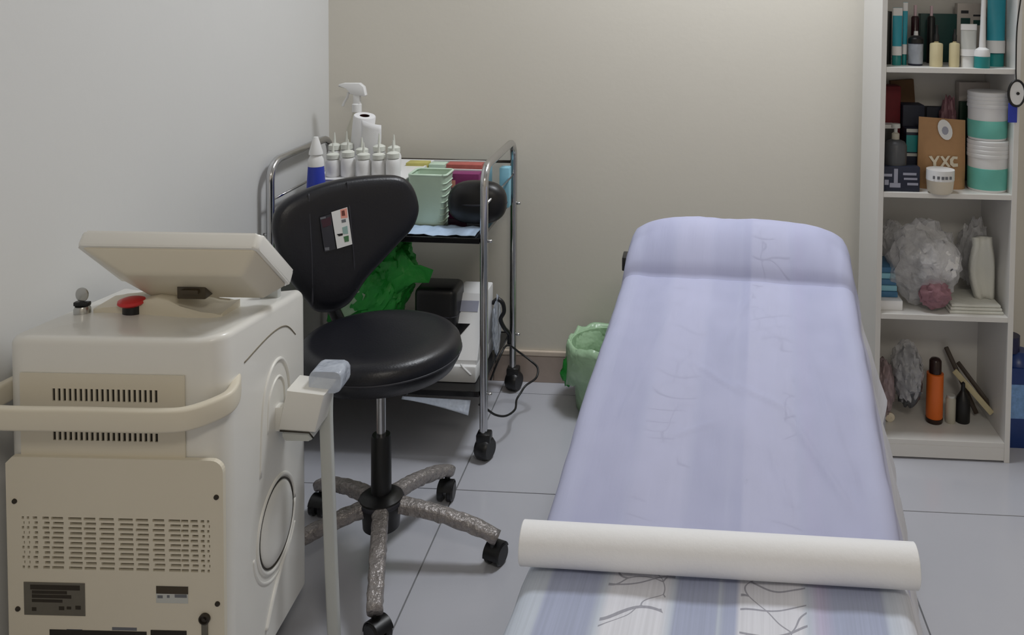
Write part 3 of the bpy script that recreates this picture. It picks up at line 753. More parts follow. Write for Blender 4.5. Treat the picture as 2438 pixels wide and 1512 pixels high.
for k, (px, y) in enumerate(spots):
    o = nb if k == 0 else copy_tree(nb)
    o.location = (px, y, zb_); o.rotation_euler.z = k * 1.1
    o['label'] = ('small white squeeze bottle with pointed nozzle in the row next to the tissue roll' if y > 2.78 else 'small white squeeze bottle with pointed nozzle in the row along the carton front edge')
    s_ = 1.0 + .06 * math.sin(k * 2.3) + (.08 if y > 2.78 else 0); o.scale = (1, 1, s_)
# blue-label bottle with white cone nozzle, leaning at the carton's left end
bb = P(756, 470, 2.660)
BL = thing('squeeze_bottle', 'blue-labelled squeeze bottle with white cone nozzle behind the black backrest', 'bottle', (bb.x, 2.650, ZT))
zq = lambda py: P(756, py, 2.650).z - ZT
obj('body', lathe([(0, 0), (.031, 0), (.033, .006), (.031, zq(470)), (.024, zq(395)), (.021, zq(383)), (0, zq(383))], 24), M_blue, BL, True, autos=40)
obj('shoulder', lathe([(.0245, zq(395)), (.0235, zq(380)), (.016, zq(368)), (0, zq(366))], 24), M_white, BL, True, autos=40)
obj('nozzle', lathe([(0, zq(367)), (.0215, zq(367)), (.021, zq(362)), (.012, zq(338)), (.007, zq(326)), (0, zq(325))], 20), M_white, BL, True, autos=40)
# trigger spray bottle
syp = 2.966
sb = P(850, 360, syp)
SB = thing('spray_bottle', 'tall trigger spray bottle with frosted body and white head behind the tissue roll', 'bottle', (sb.x, syp, zb_))
zq = lambda py: P(850, py, syp).z - zb_
obj('body', lathe([(0, 0), (.036, 0), (.039, .006), (.039, zq(330)), (.034, zq(305)), (.02, zq(280)), (.014, zq(268)), (.013, zq(262)), (0, zq(262))], 28), M_clearbottle, SB, True, autos=40)
obj('collar', lathe([(0, zq(266)), (.0165, zq(266)), (.0165, zq(248)), (.012, zq(246)), (0, zq(246))], 24), M_white, SB, True, autos=40)
obj('neck', box(-.011, .013, -.010, .010, zq(250), zq(222), .004), M_white, SB, True, autos=40)
z0, z1 = zq(226), zq(198)
head = obj('trigger_head', prism([(-.062, z1 - .012), (-.060, z1 - .004), (-.045, z1), (.012, z1 + .001), (.028, z1 - .012), (.034, z0), (.030, z0 - .004), (-.022, z0 + .004), (-.030, z1 - .016)], -.012, .012, (0, 0, 0), (1, 0, 0), (0, 0, 1), (0, 1, 0), .003), M_white, SB, True, autos=40)
obj('trigger', tube(smooth_path([(-.030, 0, z0 + .008), (-.034, 0, z0 - .01), (-.044, 0, z0 - .026), (-.050, 0, z0 - .04)], 5), .0045, 8, up=Vector((0, 1, 0))), M_white, head, True)
# tissue roll, leaning, with loose tail
RT = thing('tissue_roll', 'white paper roll standing tilted on the carton with a loose tail', 'paper roll', (P(856, 340, 2.888).x, 2.888, zb_))
Lr = .175; tilt = Matrix.Rotation(math.radians(9), 4, 'Y') @ Matrix.Rotation(math.radians(8), 4, 'X')
b = lathe([(.013, .0), (.034, 0), (.036, .003), (.036, Lr - .003), (.034, Lr), (.0165, Lr), (.0155, Lr - .004), (.013, 0)], 32); xf(b, Matrix.Translation((0, 0, .004)) @ tilt); obj('paper_body', b, M_whitepaper, RT, True, autos=40)
b = lathe([(.0152, .002), (.0162, Lr - .001), (.0150, Lr - .001), (.0140, .002)], 24); xf(b, Matrix.Translation((0, 0, .004)) @ tilt); obj('core', b, M_dkbrown, RT, True, autos=40)
b = bmesh.new(); g_ = []
for i in range(9):
    rw = []
    for k in range(9):
        u = i / 8; v = k / 8
        x = .004 + .062 * u + .006 * math.sin(v * 3); y = -.0385 - .003 * math.sin(u * 2.985) + .02 * u * u; z = Lr - .004 - (Lr - .03) * v - .012 * u
        rw.append(b.verts.new((x, y, z)))
    g_.append(rw)
for i in range(8):
    for k in range(8): b.faces.new((g_[i][k], g_[i + 1][k], g_[i + 1][k + 1], g_[i][k + 1]))
xf(b, Matrix.Translation((0, 0, .004)) @ tilt)
o = obj('loose_tail', b, M_whitepaper, RT, True); o.modifiers.new('solid', 'SOLIDIFY').thickness = .0008
# items on the right of the tray
def tbox(name, px0, px1, py0, Yf, dep, m, label, cat, z0=ZT, bev=.002, rim=None, parts=None):
    x0, x1 = P(px0, 420, Yf).x, P(px1, 420, Yf).x; z1 = P((px0 + px1) / 2, py0, Yf).z
    b = box(x0, x1, Yf, Yf + dep, z0, z1, bev)
    return single(name, b, m, label, cat, ((x0 + x1) / 2, Yf + dep / 2, z0), autos=30), (x0, x1, z1)
YO = 2.860
ox0, ox1 = max(P(962, 405, YO).x, bx1 + .008), P(1150, 405, YO).x; oz1 = P(1060, 402, YO).z
OG = thing('organizer_box', 'open pale plastic box with white rim behind the green basket', 'box', ((ox0 + ox1) / 2, YO + .06, ZT))
b = bmesh.new()
for a in ((ox0, ox1, YO, YO + .003, ZT, oz1 - .008), (ox0, ox1, YO + .137, YO + .14, ZT, oz1 - .008), (ox0, ox0 + .003, YO + .003, YO + .137, ZT, oz1 - .008), (ox1 - .003, ox1, YO + .003, YO + .137, ZT, oz1 - .008), (ox0 + .003, ox1 - .003, YO + .003, YO + .137, ZT, ZT + .003)): bx(b, *a)
obj('box_wall', b, M_skyb, OG, world=True)
b = bmesh.new()
for a in ((ox0 - .003, ox1 + .003, YO - .003, YO + .004, oz1 - .008, oz1), (ox0 - .003, ox1 + .003, YO + .136, YO + .143, oz1 - .008, oz1), (ox0 - .003, ox0 + .004, YO + .004, YO + .136, oz1 - .008, oz1), (ox1 - .004, ox1 + .003, YO + .004, YO + .136, oz1 - .008, oz1)): bx(b, *a)
obj('rim', b, M_white, OG, world=True)
def inbox(px0, px1, pyt, Yf, dep, m, name, label, cat):
    x0, x1 = P(px0, 395, Yf).x, P(px1, 395, Yf).x; z1 = P(px0, pyt, Yf).z
    single(name, box(x0, x1, Yf, Yf + dep, ZT + .0035, z1, .0015), m, label, cat, ((x0 + x1) / 2, Yf, ZT + .0035), autos=30)
inbox(966, 1016, 388, 2.905, .05, M_yellow, 'card_box', 'yellow-green packet standing in the open pale box', 'packet')
inbox(1020, 1058, 391, 2.915, .05, M_greenbasket, 'card_box', 'pale green packet between yellow and rust-red packets', 'packet')
inbox(1062, 1146, 391, 2.905, .05, M_rust, 'card_box', 'rust-red packet standing in the open pale box', 'packet')
sky, _ = tbox('card_box', 1189, 1212, 400, 2.955, .04, M_skyb, 'light blue box standing behind the black oval case', 'box')
sky.location.x -= 0
mg, (mgx0, mgx1, mgz) = tbox('card_box', 1064, 1140, 414, 2.802, .05, M_magenta, 'magenta and violet box behind the black oval case', 'box')
obj('printed_patch', box(mgx0 + .004, mgx0 + .028, 2.8005, 2.802, mgz - .045, mgz - .022), M_salmon, mg, world=True)
# pale green ribbed basket
gb = P(1022, 505, 2.725); gz = lambda py: P(1022, py, 2.725).z - ZT
GB = thing('basket', 'pale green ribbed plastic basket on the trolley top', 'basket', (gb.x, 2.750, ZT))
hw0, hw1 = .046, .060; hz_ = gz(414)
b = bmesh.new(); rg = []
for z, k, ins in ((0, hw0, 0), (hz_, hw1, 0), (hz_, hw1, -.003), (.004, hw0, -.003)):
    rg.append([b.verts.new((x, y, z)) for x, y in rrect(-k - ins * -1, k + ins, -k * .8 - ins * -1, k * .8 + ins, .012, 3)])
for a, c in zip(rg, rg[1:]):
    for i in range(len(a)): b.faces.new((a[i], a[(i + 1) % len(a)], c[(i + 1) % len(a)], c[i]))
b.faces.new(rg[0]); b.faces.new(rg[-1])
obj('basket_wall', b, M_greenbasket, GB, True, autos=30)
for k in range(7):
    t = (k + .7) / 8; kk = hw0 + (hw1 - hw0) * t + .0005
    obj('rib', tube([Vector((x, y, hz_ * t)) for x, y in rrect(-kk, kk, -kk * .8, kk * .8, .012, 3)] + [Vector((kk - .012, -kk * .8, hz_ * t))], .0022, 6), M_greenbasket, GB, True)
obj('rim', tube([Vector((x, y, hz_)) for x, y in rrect(-hw1, hw1, -hw1 * .8, hw1 * .8, .012, 3)] + [Vector((hw1 - .012, -hw1 * .8, hz_))], .004, 8), M_greenbasket, GB, True)
# black oval hard case
oc = P(1137, 468, 2.715)
OC = thing('oval_case', 'glossy black oval zip case lying on the trolley top', 'case', (oc.x, 2.715, ZT))
b = bmesh.new(); bmesh.ops.create_uvsphere(b, u_segments=32, v_segments=20, radius=1)
hzc = (P(1137, 430, 2.715).z - ZT - .012)
for v in b.verts:
    d = v.co; e = .75
    v.co = Vector((math.copysign(abs(d.x) ** e, d.x) * .093, math.copysign(abs(d.y) ** e, d.y) * .045, .012 + hzc * .5 + math.copysign(abs(d.z) ** .8, d.z) * hzc * .5))
obj('shell', b, M_black, OC, True)
obj('zip_line', tube([Vector((.0925 * math.cos(2 * math.pi * k / 40), .0445 * math.sin(2 * math.pi * k / 40), .012 + hzc * .5)) for k in range(41)], .003, 6), M_seamv, OC, True)
obj('foot', box(-.03, .03, -.02, .02, 0, .02, .004), M_black, OC, True, autos=30)
# pale blue pad in front
b = bmesh.new(); g_ = []
qx0, qx1 = P(955, 560, 2.600).x, P(1130, 560, 2.600).x
for i in range(17):
    rw = []
    for k in range(11):
        u = i / 16; v = k / 10
        x = qx0 + (qx1 - qx0) * u; y = 2.597 + .105 * v + .012 * abs(u - .5) * (1 - v)
        rw.append(b.verts.new((x, y, ZT + .0015 + .007 * (0.5 + noise.noise(Vector((x * 30, y * 30, 1)))) )))
    g_.append(rw)
for i in range(16):
    for k in range(10): b.faces.new((g_[i][k], g_[i + 1][k], g_[i + 1][k + 1], g_[i][k + 1]))
pad = single('gauze_pad', b, M_bluepad, 'crinkled pale blue pad lying on the front of the trolley top', 'pad', ((qx0 + qx1) / 2, 2.625, ZT))
sm = pad.modifiers.new('solid', 'SOLIDIFY'); sm.thickness = .0015

# ---- on the bottom tray
dv = 2.685
DX0, DX1 = P(1010, 800, dv).x, P(1174, 720, dv + .2).x; dzt = P(1100, 695, dv + .1).z
DV = thing('white_device', 'white tabletop device with grey panel on the trolley bottom tray', 'device', ((DX0 + DX1) / 2, dv + .1, ZB))
pz = lambda py, Y=dv: P(1120, py, Y).z
HX0 = P(1068, 780, dv).x
db = box(DX0, DX1, dv - .045, dv + .20, ZB, pz(868, dv - .03), .006)
body_ = obj('base', db, M_white, DV, True, True, autos=30)
prof = [(dv - .03, pz(869, dv - .03)), (dv + .20, pz(869, dv - .03)), (dv + .20, dzt), (dv + .09, dzt), (dv + .035, pz(765, dv + .035)), (dv - .03, pz(858, dv - .03))]
db = prism(prof, HX0, DX1, (0, 0, 0), (0, 1, 0), (0, 0, 1), (1, 0, 0), .005)
obj('head', db, M_white, DV, True, True, autos=30)
A_ = Vector((0, dv + .035, pz(765, dv + .035))); B2 = Vector((0, dv + .09, dzt)); up1 = (B2 - A_).normalized(); nrm = Vector((0, -up1.z, up1.y))
obj('grey_panel', prism([(HX0 + .01, .03), (DX1 - .018, .03), (DX1 - .018, .065), (HX0 + .01, .065)], 0, .0015, A_, (1, 0, 0), up1, nrm), M_greypanel, DV, world=True)
C1 = Vector((0, dv - .035, pz(860, dv - .035))); up2 = (A_ - C1).normalized(); n2_ = Vector((0, -up2.z, up2.y)); l2 = (A_ - C1).length
obj('dark_display', prism([(HX0 + .003, .02), (P(1074, 830, dv).x, .02), (P(1088, 815, dv).x, l2 * .55), (P(1114, 772, dv).x, l2 - .008), (HX0 + .003, l2 - .008)], 0, .002, C1, (1, 0, 0), up2, n2_), M_blackgloss, DV, world=True)
obj('front_curve', tube(smooth_path([Vector((P(1106, 850, dv).x, dv - .046, pz(868, dv - .046))), Vector((P(1112, 870, dv).x, dv - .047, pz(876, dv - .046))), Vector((P(1130, 888, dv).x, dv - .047, pz(893, dv - .046)))], 5), .003, 6), M_white, DV, True, True)
# black case and green bag
kx = P(1016, 720, 2.645)
zbk = pz(868, dv - .03)
BK = thing('black_case', 'small black rounded case on the white device in front of the green bag', 'case', ((DX0 + HX0) / 2 - .035, dv + .06, zbk))
hbk = P(1016, 683, dv + .02).z - zbk; wbk = (HX0 - (P(960, 720, dv).x)) / 2 - .004
obj('case_body', box(-wbk + .03, wbk + .028, -.06, .06, 0, hbk, .02, 4), M_black, BK, True, autos=40)
obj('case_rim', tube([Vector((x, y, hbk * .6)) for x, y in rrect(-wbk + .0295, wbk + .0285, -.0605, .0605, .02, 4)] + [Vector((wbk + .0085, -.0605, hbk * .6))], .002, 6), M_seamv, BK, True)
gc = P(905, 720, 2.745)
b = crumple((0, 0, 0), (.135, .10, .17), 3.0, .17, 9, 5)
for v in b.verts:
    v.co.x += .28 * (v.co.z) ; 
    if v.co.z > .04: v.co.x *= 1 - .9 * (v.co.z - .04); v.co.y *= 1 - 1.5 * (v.co.z - .04)
xf(b, Matrix.Translation((P(890, 720, 2.785).x, 2.785, ZB + .245)))
for v in b.verts:
    if v.co.z < ZB + .001: v.co.z = ZB + .001
    if v.co.x > DX0 - .004: v.co.x = DX0 - .004 if v.co.z < dzt else v.co.x
tb = [P(880, 690, 2.685), P(930, 640, 2.685), P(955, 590, 2.705), P(985, 625, 2.685), P(1022, 640, 2.685), P(1028, 668, 2.685), P(975, 682, 2.685), P(925, 720, 2.685)]
single('green_bag', b, M_green, 'crumpled green plastic bag on the trolley bottom tray behind black backrest', 'bag', (P(890, 720, 2.785).x, 2.785, ZB))
gbag = bpy.data.objects['green_bag']
# loose ends of the green bag
def flap(pts2, Y, m, name, parent, seed, amp=.012, th=.0012):
    bm = bmesh.new(); ctr_ = sum((P(x, y, Y) for x, y in pts2), Vector()) / len(pts2)
    n_ = len(pts2); rgs = []
    for s in (0.0001, .35, .7, 1.0):
        rg = []
        for x, y in pts2:
            p = ctr_ + (P(x, y, Y) - ctr_) * s
            p.y += amp * noise.noise(p * 26 + Vector((seed, 0, 0))) * 2; rg.append(bm.verts.new(p))
        rgs.append(rg)
    for a, c in zip(rgs, rgs[1:]):
        for i in range(n_): bm.faces.new((a[i], a[(i + 1) % n_], c[(i + 1) % n_], c[i]))
    o = obj(name, bm, m, parent, True, True); o.modifiers.new('solid', 'SOLIDIFY').thickness = th
    return o
flap([(870, 700), (900, 650), (935, 610), (955, 588), (968, 612), (985, 632), (1005, 628), (1030, 645), (1022, 672), (985, 672), (960, 690), (920, 720)], 2.720, M_green, 'loose_end', gbag, 2, .014)
flap([(808, 750), (818, 715), (850, 690), (872, 700), (850, 740), (820, 758)], 2.685, M_greenfilm, 'loose_end', gbag, 5, .01)
# clear packaging on the right of the device
wb = crumple((0, 0, 0), (.018, .05, .10), 11.0, .25, 9, 4)
wx = P(1186, 830, 2.865).x
wb2 = xf(wb, Matrix.Translation((wx - .0, 2.865, ZB + .092)))
for v in wb2.verts: v.co.x = min(max(v.co.x, DX1 + .003), tx1 - .016); v.co.z = max(v.co.z, ZB + .001)
single('film_wrap', wb2, M_whitefilm, 'crumpled clear packaging beside the white device', 'packaging', (wx, 2.865, ZB))
# curled paper sheet over the front of the bottom tray
b = bmesh.new(); g_ = []
qa, qb = P(960, 950, 2.585).x, P(1122, 950, 2.585).x
for i in range(13):
    rw = []
    for k in range(7):
        u = i / 12; v = k / 6
        rw.append(b.verts.new((qa + (qb - qa) * u, 2.577 - .010 * v - .02 * v * u, ZB - .018 - .004 * u - v * (.004 + .028 * u ** 1.6))))
    g_.append(rw)
for i in range(12):
    for k in range(6): b.faces.new((g_[i][k], g_[i + 1][k], g_[i + 1][k + 1], g_[i][k + 1]))
ps = single('paper_sheet', b, M_whitefilm, 'curled pale sheet hanging from the front edge of the bottom tray', 'paper', ((qa + qb) / 2, 2.575, ZB - .04))
ps.modifiers.new('solid', 'SOLIDIFY').thickness = .0008
# power cable with thick loop
cb = thing('power_cable', 'black power cable looping down from the trolley to the floor', 'cable', (P(1230, 930, 2.885).x, 2.885, 0))
obj('thin_cord', tube(smooth_path([P(1168, 905, 2.815), P(1190, 850, 2.835), P(1208, 822, 2.885), P(1235, 838, 2.935), P(1262, 858, 2.935), P(1280, 876, 2.915), P(1276, 900, 2.885), P(1252, 918, 2.865), P(1240, 935, 2.835), P(1230, 952, 2.805), P(1226, 975, 2.745), P(1205, 990, 2.685), P(1180, 988, 2.665), P(1160, 975, 2.645), P(1140, 962, 2.645)], 8), .0035, 8, up=Vector((.3, .9, .1))), M_black, cb, True, True)
obj('thick_loop', tube(smooth_path([P(1172, 722, 2.870), P(1185, 713, 2.870), P(1197, 722, 2.870), P(1200, 742, 2.870), P(1192, 760, 2.870), P(1200, 780, 2.880), P(1212, 795, 2.905), P(1212, 818, 2.905)], 8), .007, 8, up=Vector((.3, .9, .1))), M_black, cb, True, True)

# ================================================================== SHELF UNIT
sf = PZ(2260, 1097, 0).y                      # front plane
SX0 = P(2088, 600, sf).x; SX1 = P(2418, 600, sf).x
SD = 0.27; PT = .016
SU = thing('shelf_unit', 'tall narrow white open shelf unit standing beside the bed', 'shelf', ((SX0 + SX1) / 2, sf + SD / 2, 0))
ZTOPS = 1.80
for X in (SX0, SX1 - PT): obj('side_panel', box(X, X + PT, sf, sf + SD, 0, ZTOPS, .0008, 1), M_melamine, SU, world=True)
obj('back_panel', box(SX0 + PT, SX1 - PT, sf + SD - .004, sf + SD, .0, ZTOPS, 0), M_melamine, SU, world=True)
fz = lambda py: P(2255, py, sf).z
BZ = {}
for nm, py in (('a', 162), ('b', 461), ('c', 752)):
    zt = fz(py - 0); BZ[nm] = zt
    obj('shelf_board', box(SX0 + PT, SX1 - PT, sf + .001, sf + SD - .004, zt - PT, zt, .0008, 1), M_melamine, SU, world=True)
BZ['d'] = fz(1050)
obj('shelf_board', box(SX0 + PT, SX1 - PT, sf + .001, sf + SD - .004, BZ['d'] - PT, BZ['d'], .0008, 1), M_melamine, SU, world=True)
obj('plinth', box(SX0 + PT, SX1 - PT, sf + .001, sf + .016, .006, BZ['d'] - PT, .0008, 1), M_melamine, SU, world=True)
obj('shelf_board', box(SX0 + PT, SX1 - PT, sf + .001, sf + SD - .004, ZTOPS - PT, ZTOPS), M_melamine, SU, world=True)
obj('shelf_board', box(SX0 + PT, SX1 - PT, sf + .001, sf + SD - .004, 1.585, 1.585 + PT), M_melamine, SU, world=True)

def depth_at(px, py, z): return min(max(PZ(px, py, z).y, sf + .008), sf + SD - .03)
class Spot:
    """a place on a board from pixel left, right, top and a depth"""
    def __init__(s, z, px0, px1, pyt, dy):
        s.Y = sf + dy; s.z = z; c = (px0 + px1) / 2
        s.x0 = P(px0, pyt, s.Y).x; s.x1 = P(px1, pyt, s.Y).x; s.x = (s.x0 + s.x1) / 2; s.w = s.x1 - s.x0
        s.h = P(c, pyt, s.Y).z - z; s.c = c
    def hz(s, py): return P(s.c, py, s.Y).z - s.z
def lth(name, s, layers, label, cat, seg=24, sy=1.0, group=None):
    """layers: [(part name, material, profile)] in local coordinates; the first is the body"""
    t = thing(name, label, cat, (s.x, s.Y, s.z), 0, group)
    for nm, m, prof in layers: obj(nm, lathe(prof, seg, (0, 0, 0), 1, sy), m, t, True, autos=40)
    return t
def flatbox(name, s, dep, m, label, cat, bev=.002, rz=0.0, ry=0.0):
    b = box(-s.w / 2, s.w / 2, 0, dep, 0, s.h, bev)
    o = obj(name, b, m, None, True, autos=30); o.location = (s.x, s.Y, s.z); o.rotation_euler = (0, ry, rz)
    return tag(o, label, cat)
def tub(z, px0, px1, pyt, dy, layers_fn, name, label, cat, **k):
    s = Spot(z, px0, px1, pyt, dy); return lth(name, s, layers_fn(s), label, cat, **k)

# ---- top compartment
za_ = BZ['a']
s = Spot(za_, 2111, 2124, 27, .10); flatbox('cosmetic_box', s, .05, M_black, 'slim black box beside the teal and white tubes', 'box', .001)
s = Spot(za_, 2092, 2110, 45, .15); flatbox('cosmetic_box', s, .05, M_navy, 'dark navy box at the left end of the top shelf', 'box', .001)
def tube_item(s, capm, bodym, topm, label, hcap=.16, band=True, group=None):
    w = s.w / 2; h = s.h
    t = thing('cream_tube', label, 'tube', (s.x, s.Y, s.z), 0, group)
    obj('cap', lathe([(0, 0), (w * .92, 0), (w * .92, h * hcap), (w * .8, h * hcap + .002), (0, h * hcap + .002)], 20, (0, 0, 0), 1, .8), capm, t, True, autos=40)
    b = bmesh.new(); rg = []
    for f in (hcap + .01, .45, .75, 1.0):
        k = (f - hcap) / (1 - hcap); ry = w * .8 * (1 - k) + .0012
        rg.append([b.verts.new((w * (.95 + .05 * k) * math.cos(2 * math.pi * i / 20), ry * math.sin(2 * math.pi * i / 20), h * f)) for i in range(20)])
    for a, c in zip(rg, rg[1:]):
        for i in range(20): b.faces.new((a[i], a[(i + 1) % 20], c[(i + 1) % 20], c[i]))
    b.faces.new(rg[0]); b.faces.new(rg[-1])
    bo = obj('tube_body', b, bodym, t, True, autos=40)
    if band:
        for f0, f1 in ((hcap + .012, hcap + .17), (.86, .995)):
            b = bmesh.new(); rg = []
            for f in (f0, f1):
                k = (f - hcap) / (1 - hcap); ry = w * .8 * (1 - k) + .0022
                rg.append([b.verts.new((w * 1.02 * math.cos(2 * math.pi * i / 20), ry * math.sin(2 * math.pi * i / 20), h * f)) for i in range(20)])
            for i in range(20): b.faces.new((rg[0][i], rg[0][(i + 1) % 20], rg[1][(i + 1) % 20], rg[1][i]))
            obj('white_band', b, topm, bo, True)
    return t
tube_item(Spot(za_, 2126, 2149, 18, .075), M_teal, M_tealbl, M_white, 'teal tube with white bands standing next to the slim black box')
tube_item(Spot(za_, 2150, 2162, 5, .085), M_teal, M_tealbl, M_white, 'narrow teal tube with white bands and long pale top')
s = Spot(za_, 2170, 2189, 12, .17)
lth('pump_bottle', s, [('body', M_burg, [(0, 0), (s.w / 2, 0), (s.w / 2, s.hz(42)), (s.w * .35, s.hz(38)), (0, s.hz(38))]), ('cap', M_pink, [(0, s.hz(39)), (s.w * .2, s.hz(39)), (s.w * .2, s.h), (0, s.h)])], 'slender burgundy bottle with pale pink tip behind the round pot', 'bottle')
s = Spot(za_, 2163, 2199, 74, .075); w_ = s.w / 2
lth('cream_pot', s, [('jar', M_navy, [(0, 0), (w_ * .9, 0), (w_ * .95, .004), (w_ * .95, s.hz(102)), (0, s.hz(102))]), ('label_band', M_whitefilm, [(w_ * .97, .006), (w_ * .985, .008), (w_ * .985, s.hz(106)), (w_ * .97, s.hz(104))]),
                     ('lid', M_black, [(0, s.hz(102)), (w_, s.hz(102)), (w_, s.hz(92)), (w_ * .7, s.hz(86)), (w_ * .3, s.hz(84)), (0, s.hz(84))]), ('knob', M_white, [(0, s.hz(85)), (.007, s.hz(85)), (.006, s.h), (0, s.h)])], 'round pot with pale blue label and black lid', 'jar')
s = Spot(za_, 2209, 2227, 14, .17)
lth('pump_bottle', s, [('body', M_black, [(0, 0), (s.w / 2, 0), (s.w / 2, s.hz(42)), (s.w * .35, s.hz(38)), (0, s.hz(38))]), ('cap', M_pink, [(0, s.hz(39)), (s.w * .2, s.hz(39)), (s.w * .2, s.h), (0, s.h)])], 'slender black bottle with pale tip in front of the dark green box', 'bottle')
s = Spot(za_, 2192, 2282, 33, .205); flatbox('cosmetic_box', s, .03, M_tealdk, 'wide dark green box against the back of the top shelf', 'box', .001)
for (a, c, lab) in ((2215, 2246, 'cream dropper bottle with black cap beside the round pot'), (2261, 2286, 'cream dropper bottle with black cap beside the white tube')):
    s = Spot(za_, a, c, 60 if a < 2250 else 70, .045); w_ = s.w / 2
    lth('dropper_bottle', s, [('glass', M_creamglass, [(0, 0), (w_ * .97, 0), (w_, .003), (w_, s.hz(106)), (w_ * .9, s.hz(103)), (w_ * .35, s.hz(101)), (w_ * .3, s.hz(96)), (0, s.hz(96))]),
                              ('dropper_cap', M_black, [(0, s.hz(98)), (w_ * .42, s.hz(98)), (w_ * .42, s.hz(84)), (w_ * .25, s.hz(80)), (w_ * .22, s.h), (0, s.h + .002)])], lab, 'bottle')
s = Spot(za_, 2280, 2342, 8, .20); gbx = flatbox('cosmetic_box', s, .03, M_greybox, 'pale grey box with dark print behind the white tube', 'box', .001)
for a, c, d0, d1 in ((2288, 2306, 25, 32), (2287, 2310, 43, 58), (2317, 2338, 35, 39), (2317, 2340, 48, 60)):
    pa, pc2 = P(a, d1, s.Y), P(c, d0, s.Y)
    obj('print_block', box(pa.x - s.x, pc2.x - s.x, -.0006, 0, pa.z - s.z, pc2.z - s.z), M_tealdk if d0 > 40 else M_printdark, gbx)
tube_item(Spot(za_, 2288, 2326, 57, .045), M_white, M_lightgrey, M_white, 'white cream tube standing between the cream bottle and long-nozzle bottle', .25)
s = Spot(za_, 2324, 2362, -40, .025); w_ = s.w / 2
lth('nozzle_flask', s, [('body', M_teal, [(0, 0), (w_ * .95, 0), (w_ * .97, .003), (w_ * .97, s.hz(134)), (0, s.hz(134))]), ('shoulder', M_white, [(w_ * .97, s.hz(134.5)), (w_ * .97, s.hz(126)), (w_ * .85, s.hz(118)), (w_ * .45, s.hz(113)), (0, s.hz(112))]),
                        ('nozzle', M_white, [(0, s.hz(114)), (w_ * .42, s.hz(114)), (w_ * .34, s.hz(60)), (w_ * .24, s.h), (0, s.h)])], 'teal flask with very long white nozzle', 'bottle')
tube_item(Spot(za_, 2352, 2396, -30, .085), M_teal, M_tealbl, M_white, 'large teal-blue tube with white bands at the right end of the top shelf', .16)

# ---- second compartment
zb2 = BZ['b']
def lump(name, z, px0, px1, py0, py1, dy, dep, m, label, cat, seed, amp=.2):
    Y = sf + dy; a = P(px0, py1, Y); c = P(px1, py0, Y); zc_ = max(a.z, z)
    ctr_ = Vector(((a.x + c.x) / 2, Y + dep / 2, (zc_ + c.z) / 2)); r = ((c.x - a.x) / 2 * .93, dep / 2, (c.z - zc_) / 2 * .95)
    b = crumple(ctr_, r, seed, amp, 9, 4, zmin=z + .001)
    for v in b.verts:
        v.co.y = min(v.co.y, sf + SD - .006); v.co.x = min(max(v.co.x, SX0 + PT + .002), SX1 - PT - .002)
    return single(name, b, m, label, cat, (ctr_.x, ctr_.y, z))
s = Spot(zb2, 2100, 2146, 205, .17); flatbox('storage_box', s, .06, M_redbag, 'dark red box at the left of the second shelf', 'box', .004)
s = Spot(zb2, 2140, 2196, 190, .235); flatbox('storage_box', s, .02, M_brownbox, 'brown cardboard leaning at the back of the second shelf', 'box', .001, 0, math.radians(-5))
s = Spot(zb2, 2150, 2202, 250, .155); flatbox('storage_box', s, .07, M_navy, 'dark navy box beside the dark red box', 'box', .003)
lump('wrapped_packet', zb2, 2236, 2290, 228, 430, .16, .07, M_mauve, 'mauve wrapped packet behind the kraft pouch', 'packet', 4.0, .2)
s = Spot(zb2, 2206, 2262, 255, .225); flatbox('storage_box', s, .03, M_navy, 'dark blue box behind the kraft pouch', 'box', .003)
s = Spot(zb2, 2284, 2376, 196, .215); flatbox('storage_box', s, .04, M_greybox, 'pale grey box behind the stacked tubs', 'box', .002)
s = Spot(zb2, 2286, 2308, 242, .19); flatbox('storage_box', s, .02, M_grnbox, 'dark green box between pouch and stacked tubs', 'box', .002)
# white-rimmed black tray box, with teal side box
s = Spot(zb2, 2158, 2192, 306, .10); t = flatbox('cosmetic_box', s, .05, M_navy, 'navy box with teal and white label beside the kraft pouch', 'box', .002)
for d0, d1, mm in ((307, 315, M_lightgrey), (322, 362, M_teal), (365, 372, M_lightgrey)):
    obj('label_band', box(-s.w / 2 + .0005, s.w / 2 - .0005, -.0008, 0, s.hz(d1), s.hz(d0)), mm, t)
s = Spot(zb2, 2097, 2132, 306, .12); t = flatbox('storage_box', s, .045, M_black, 'black box with white top edge at the left of the second shelf', 'box', .002)
obj('white_edge', box(-s.w / 2 - .001, s.w / 2 + .001, -.003, .046, s.h, s.h + .012, .001), M_white, t)
s = Spot(zb2, 2106, 2160, 294, .055); w_ = s.w / 2
DS = lth('pump_bottle', s, [('body', M_slate, [(0, 0), (w_ * .93, 0), (w_, .004), (w_, s.hz(345)), (w_ * .8, s.hz(336)), (w_ * .35, s.hz(331)), (0, s.hz(331))]), ('collar', M_clearbottle, [(0, s.hz(332)), (w_ * .34, s.hz(332)), (w_ * .34, s.hz(318)), (w_ * .2, s.hz(315)), (0, s.hz(315))]),
                            ('pump_head', M_lightgrey, [(0, s.hz(316)), (w_ * .16, s.hz(316)), (w_ * .16, s.hz(305)), (w_ * .4, s.hz(304)), (w_ * .38, s.h), (0, s.h)])], 'dark grey pump bottle with milky pump head', 'bottle')
s = Spot(zb2, 2094, 2191, 397, .012); t = flatbox('printed_carton', s, .035, M_navy, 'low black carton with white print at the front of the second shelf', 'box', .002)
